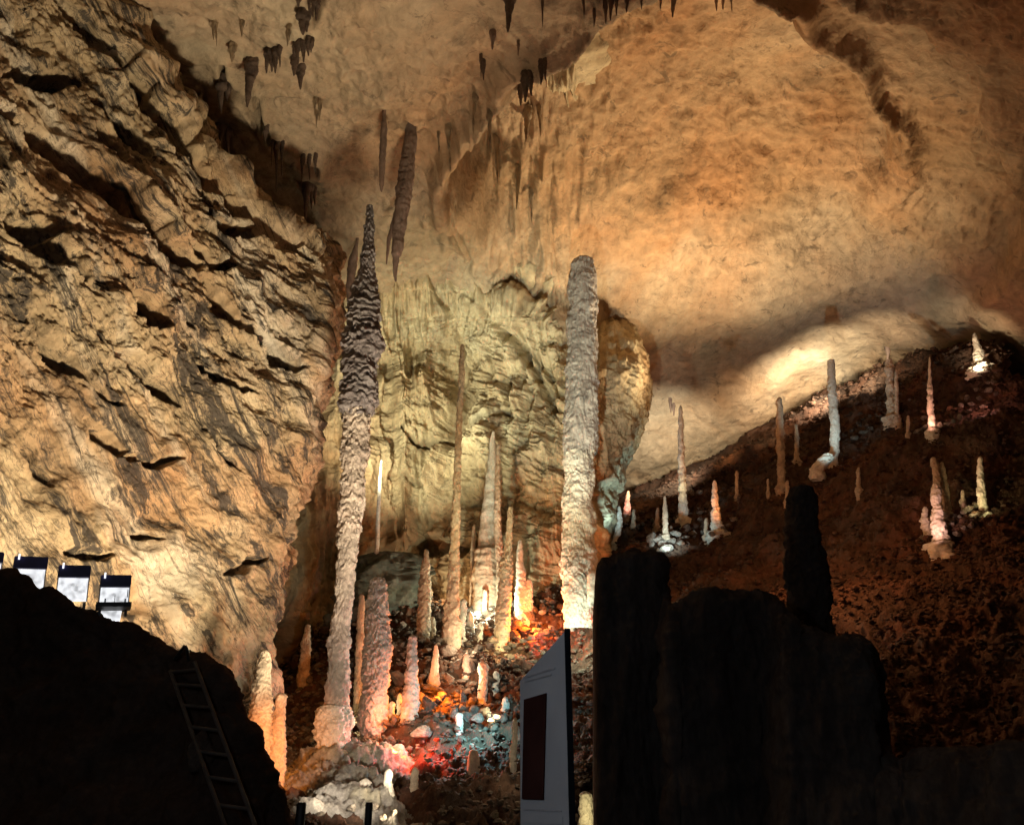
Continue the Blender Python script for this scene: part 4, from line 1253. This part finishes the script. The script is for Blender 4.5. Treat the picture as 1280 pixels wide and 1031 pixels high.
light_box(39.5, 696, 37, 15, 26, 9.9, 'white light box with navy hood, topmost whole one of the row on the mound')
light_box(94.0, 707, 36, 15, 28, 9.8, 'white light box with navy hood, middle one of three on the mound')
light_box(145.5, 719, 35, 15, 20, 9.6, 'white light box with navy hood and small dark marks, lowest of the row', details=True)
p = W(137, 768, 9.55)
lb = empty('light_box', p)
lb.rotation_euler.z = math.atan2(-p[0], p[1])
tag(lb, 'small white glowing panel under the shelf of the lowest light box', 'light box')
bm = bmesh.new()
box(bm, (0, 0.04, 0), (26 * 9.55 / FPX, 0.05, 14 * 9.55 / FPX))
bm_obj('lit_panel', bm, M['lit'], lb, 0.004)
bm = bmesh.new()
box(bm, (0, 0.06, 0.075), (32 * 9.55 / FPX, 0.12, 0.02))
bm_obj('hood', bm, M['blackmetal'], lb)
light_box(-12, 690, 30, 13, 26, 9.9, 'light box cut by the left edge of the photo, only a white corner shows')

# ladder lying up the mound
lad = empty('ladder', W(260, 960, mound.depth(260, 960)))
tag(lad, 'dull metal ladder leaning up the dark mud mound', 'ladder')
rl = [(213, 838), (216.5, 860), (233.6, 911), (255.5, 967), (277.4, 1023), (284, 1040)]
rt = [(243, 827), (249.4, 845), (260.4, 877), (272.5, 914), (297, 975), (316.4, 1026), (322, 1040)]


def on_mound(x, y, off=0.14):
    return Vector([float(c) for c in W(x, y, mound.depth(x, y) - off)]) - lad.location


def fit_rail(pts):
    q = [on_mound(x, y) for x, y in pts]
    a, b = q[0], q[-1]
    n = len(q)
    return a, b


for pts in (rl, rt):
    a, b = fit_rail([pts[0], pts[-1]])
    bm = bmesh.new()
    bar(bm, a, b, 0.020)
    bm_obj('rail', bm, M['metal'], lad)
aL, bL = fit_rail([rl[0], rl[-1]])
aR, bR = fit_rail([rt[0], rt[-1]])
for yl, yr in [(838, 838), (858, 861), (887, 890), (916, 920), (947, 951), (978, 982), (1010, 1014)]:
    tl = (yl - rl[0][1]) / (rl[-1][1] - rl[0][1])
    tr = (yr - rt[0][1]) / (rt[-1][1] - rt[0][1])
    bm = bmesh.new()
    bar(bm, aL.lerp(bL, max(tl, 0.01)), aR.lerp(bR, max(tr, 0.01)), 0.016)
    bm_obj('rung', bm, M['metal'], lad)
dh = mound.depth(228, 826)
hp = [Vector([float(c) for c in W(x, y, dh - 0.05)]) - lad.location for x, y in [(218, 824), (231, 807), (234, 812), (237, 830)]]
bm = bmesh.new()
for a, b in zip(hp[:-1], hp[1:]):
    bar(bm, a, b, 0.018)
bm_obj('hook', bm, M['blackmetal'], lad)

# information board
dL, dR = 4.3, 3.85
TL, TR = W(650, 851, dL), W(706.5, 788, dR)
nz_ = np.cross(TR - TL, [0, 0, 1.0])
nz_ = nz_ / np.linalg.norm(nz_)
if nz_ @ (EYE - TL) < 0:
    nz_ = -nz_
ux = np.array([TR[0] - TL[0], TR[1] - TL[1], 0.0])
wid = np.linalg.norm(ux)
ux /= wid
board = empty('information_board', (TL[0], TL[1], 0.0))
tag(board, 'tall grey-blue information board with a dark picture panel in the foreground', 'information board')


def board_pt(px_, py_):
    """where the sight line through a pixel meets the board's face: (along, height)"""
    dirv = W(px_, py_, 1.0) - EYE
    t_ = ((TL - EYE) @ nz_) / (dirv @ nz_)
    p_ = EYE + dirv * t_
    return float((p_ - TL) @ ux), float(p_[2])


def slab(name, pts, t0, t1, mat, parent):
    """a flat polygon on the board's face, between offsets t0 and t1 along its normal"""
    bm = bmesh.new()
    f0 = [bm.verts.new(Vector([float(c) for c in (np.array([0, 0, 0.0]) + ux * a + nz_ * t0 + np.array([0, 0, z])) ])) for a, z in pts]
    f1 = [bm.verts.new(Vector([float(c) for c in (np.array([0, 0, 0.0]) + ux * a + nz_ * t1 + np.array([0, 0, z])) ])) for a, z in pts]
    n = len(pts)
    bm.faces.new(f1)
    bm.faces.new(list(reversed(f0)))
    for k in range(n):
        bm.faces.new([f0[k], f0[(k + 1) % n], f1[(k + 1) % n], f1[k]])
    bmesh.ops.recalc_face_normals(bm, faces=bm.faces[:])
    return bm_obj(name, bm, mat, parent)


zl, zr = board_pt(650, 851)[1], board_pt(706.5, 788)[1]
face = slab('panel', [(0, 0.0), (wid, 0.0), (wid, zr), (0, zl)], -0.018, 0.0, M['board'], board)
pc = [board_pt(x, y) for x, y in [(654, 998), (680.5, 999), (684, 866), (656.5, 874)]]
slab('picture', pc, 0.002, 0.008, M['boardpic'], board)
for (xa, ya, xb, yb, th) in [(654, 846, 694, 834, 2.2), (656, 851, 690, 842, 1.8), (655, 1010, 702, 1012, 2), (652, 1018, 704, 1020, 10)]:
    q = [board_pt(x, y) for x, y in [(xa, ya + th), (xb, yb + th), (xb, yb), (xa, ya)]]
    slab('print_line', q, 0.001, 0.003, M['board'] if th > 5 else M['print'], board)
ed = slab('edge', [(wid + 0.002, 0.0), (wid + 0.012, 0.0), (wid + 0.012, zr + 0.01), (wid + 0.002, zr + 0.01)], -0.02, 0.006, M['boardedge'], board)

# short black posts at the bottom
for x, w_, lab in [(366, 13, 'short black post in front of the lit grey rock, beside the mud mound'), (454, 10, 'short black post in front of the white stalagmite at the bottom')]:
    d = 7.5
    k = d / FPX
    p = W(x, 1120, d)
    bm = bmesh.new()
    zt = W(x, 1006, depth_at_y(1006, p[1]))[2] - p[2]
    r = bmesh.ops.create_cone(bm, cap_ends=True, segments=20, radius1=w_ * k / 2, radius2=w_ * k / 2 * .96, depth=zt)
    bmesh.ops.translate(bm, verts=r['verts'], vec=(0, 0, zt / 2))
    root = empty('post', p)
    tag(root, lab, 'post', 'black posts at the bottom')
    bm_obj('shaft', bm, M['blackmetal'], root, 0.004)
    bm = bmesh.new()
    r = bmesh.ops.create_cone(bm, cap_ends=True, segments=20, radius1=w_ * k / 2 * 1.05, radius2=w_ * k / 2 * .8, depth=0.03)
    bmesh.ops.translate(bm, verts=r['verts'], vec=(0, 0, zt + 0.012))
    bm_obj('cap', bm, M['blackmetal'], root)

# ------------------------------------------------------------------ the small coloured lamps among the rocks
def near_lamp(px_, py_, fwd, color, watts, up=0.3, radius=0.06, name='spot_lamp', aim=None, cone=70):
    d = floor.depth(px_, py_)
    p = W(px_, py_, d - fwd * 0.62)
    p[2] += up * 0.5
    watts *= 0.5
    if aim:
        return lamp(name, p, color, watts * 2.8, radius, W(aim[0], aim[1], d + 0.3), cone, 0.8)
    return lamp(name, p, color, watts, radius)


lamp('spot_lamp', W(452, 1050, 9.6) + np.array([0, 0, 0.5]), (1, .88, .7), 900, 0.06, W(410, 918, 16.5), 46, 0.9)
p = W(362, 1004, floor.depth(362, 1004) - 1.2)
p[2] += 0.55
lamp('spot_lamp', p, (1.0, .28, .03), 1300, 0.06, W(332, 925, 17.3), 36, 0.9)
near_lamp(494, 952, 1.0, (1, .34, .05), 90, 0.4)
near_lamp(530, 934, 0.9, (1, .03, .008), 240, 0.4)
near_lamp(448, 905, 1.6, YELLOW, 90, 0.4)
near_lamp(484, 908, 1.0, (1.0, .24, .06), 70, 0.5)
near_lamp(549, 864, 0.8, (1, .22, .02), 620, 0.35)
near_lamp(592, 912, 1.1, (.3, .8, .95), 330, 0.6)
near_lamp(580, 815, 1.4, CREAM, 200, 0.5)
near_lamp(602, 770, 1.4, (0.92, 1.0, 0.76), 620, 0.5)
near_lamp(624, 810, 1.2, YELLOW, 120, 0.3)
near_lamp(660, 782, 1.1, (1.0, .20, .02), 700, 0.3)
near_lamp(676, 804, 0.8, RED, 170, 0.4)
near_lamp(715, 790, 2.6, (0.74, 1.0, 0.80), 330, 0.1)
near_lamp(738, 780, 0.5, RED, 14, 0.2)
near_lamp(548, 752, 0.4, AMBER, 160, 0.6)
near_lamp(516, 908, 1.6, CREAM, 120, 0.5)
near_lamp(485, 1026, 1.2, CREAM, 14, 0.3)
near_lamp(735, 1040, 0.8, YELLOW, 16, 0.4)
near_lamp(592, 968, 1.5, CREAM, 4, 0.6)
near_lamp(644, 968, 1.0, CREAM, 12, 0.4)
near_lamp(582, 848, 1.0, CREAM, 60, 0.4)
p = W(588, 780, floor.depth(588, 780) - 0.7)
p[2] += 0.5
lamp('spot_lamp', p, (0.96, 1.0, 0.84), 620, 0.06, W(613, 610, 28.0), 46, 0.8)
# slope
near_lamp(773, 689, 1.2, (.55, .9, 1), 260, 0.3, aim=(774, 655))
near_lamp(786, 652, 0.8, (1, .38, .28), 170, 0.3, aim=(785, 628))
near_lamp(838, 699, 1.3, (.7, .95, 1), 280, 0.7, aim=(838, 675))
near_lamp(855, 657, 1.0, YELLOW, 150, 0.3, aim=(852, 600))
near_lamp(898, 676, 0.9, (1, .28, .05), 260, 0.25, aim=(895, 635))
near_lamp(1040, 600, 2.0, (.6, .92, 1), 420, 0.5, aim=(1040, 545))
near_lamp(1160, 546, 1.0, (1, .45, .32), 150, 0.3, aim=(1164, 510))
near_lamp(1224, 466, 1.2, CREAM, 180, 0.3, aim=(1222, 445))
near_lamp(1168, 690, 1.4, (1, .55, .46), 110, 0.4, aim=(1172, 640))
near_lamp(1216, 652, 0.9, (1, .86, .4), 80, 0.35, aim=(1224, 622))
near_lamp(1228, 512, 1.0, (1, .42, .34), 50, 0.5)
# floods on the slope that throw the bright patches on the low ceiling
for x, y, dn, col_, w_ in [(800, 650, 36, AMBER, 600), (852, 628, 36, (1, .94, .74), 4200), (915, 600, 36, AMBER, 500), (980, 565, 36, WARM, 700), (1045, 528, 35, (1, .92, .72), 4200), (1105, 505, 33.5, (1, .86, .62), 2600), (1160, 470, 33, (1.0, .76, .5), 900)]:
    p = W(x, y, floor.depth(x, y) - 0.8)
    p[2] += 1.3
    lamp('flood_low_ceiling', p, col_, w_, 0.25, p + np.array([0.3, 4.0, 2.1]), 66, 1.0)
# alcove: the bright patch behind the tallest column
lamp('alcove_lamp', W(452, 590, 27.4), (1.0, 0.95, 0.66), 2300, 0.2, W(505, 530, 31.5), 105, 0.9)
# the walkway's own weak cool lamp that just shows the board and the near rocks
lamp('walkway_lamp', (-2.2, 1.2, 3.0), (0.88, 0.92, 1.0), 85, 0.2)
# dim reddish wash over the slope
lamp('slope_lamp', W(1000, 640, 21.0), (1.0, 0.42, 0.17), 400, 0.4)
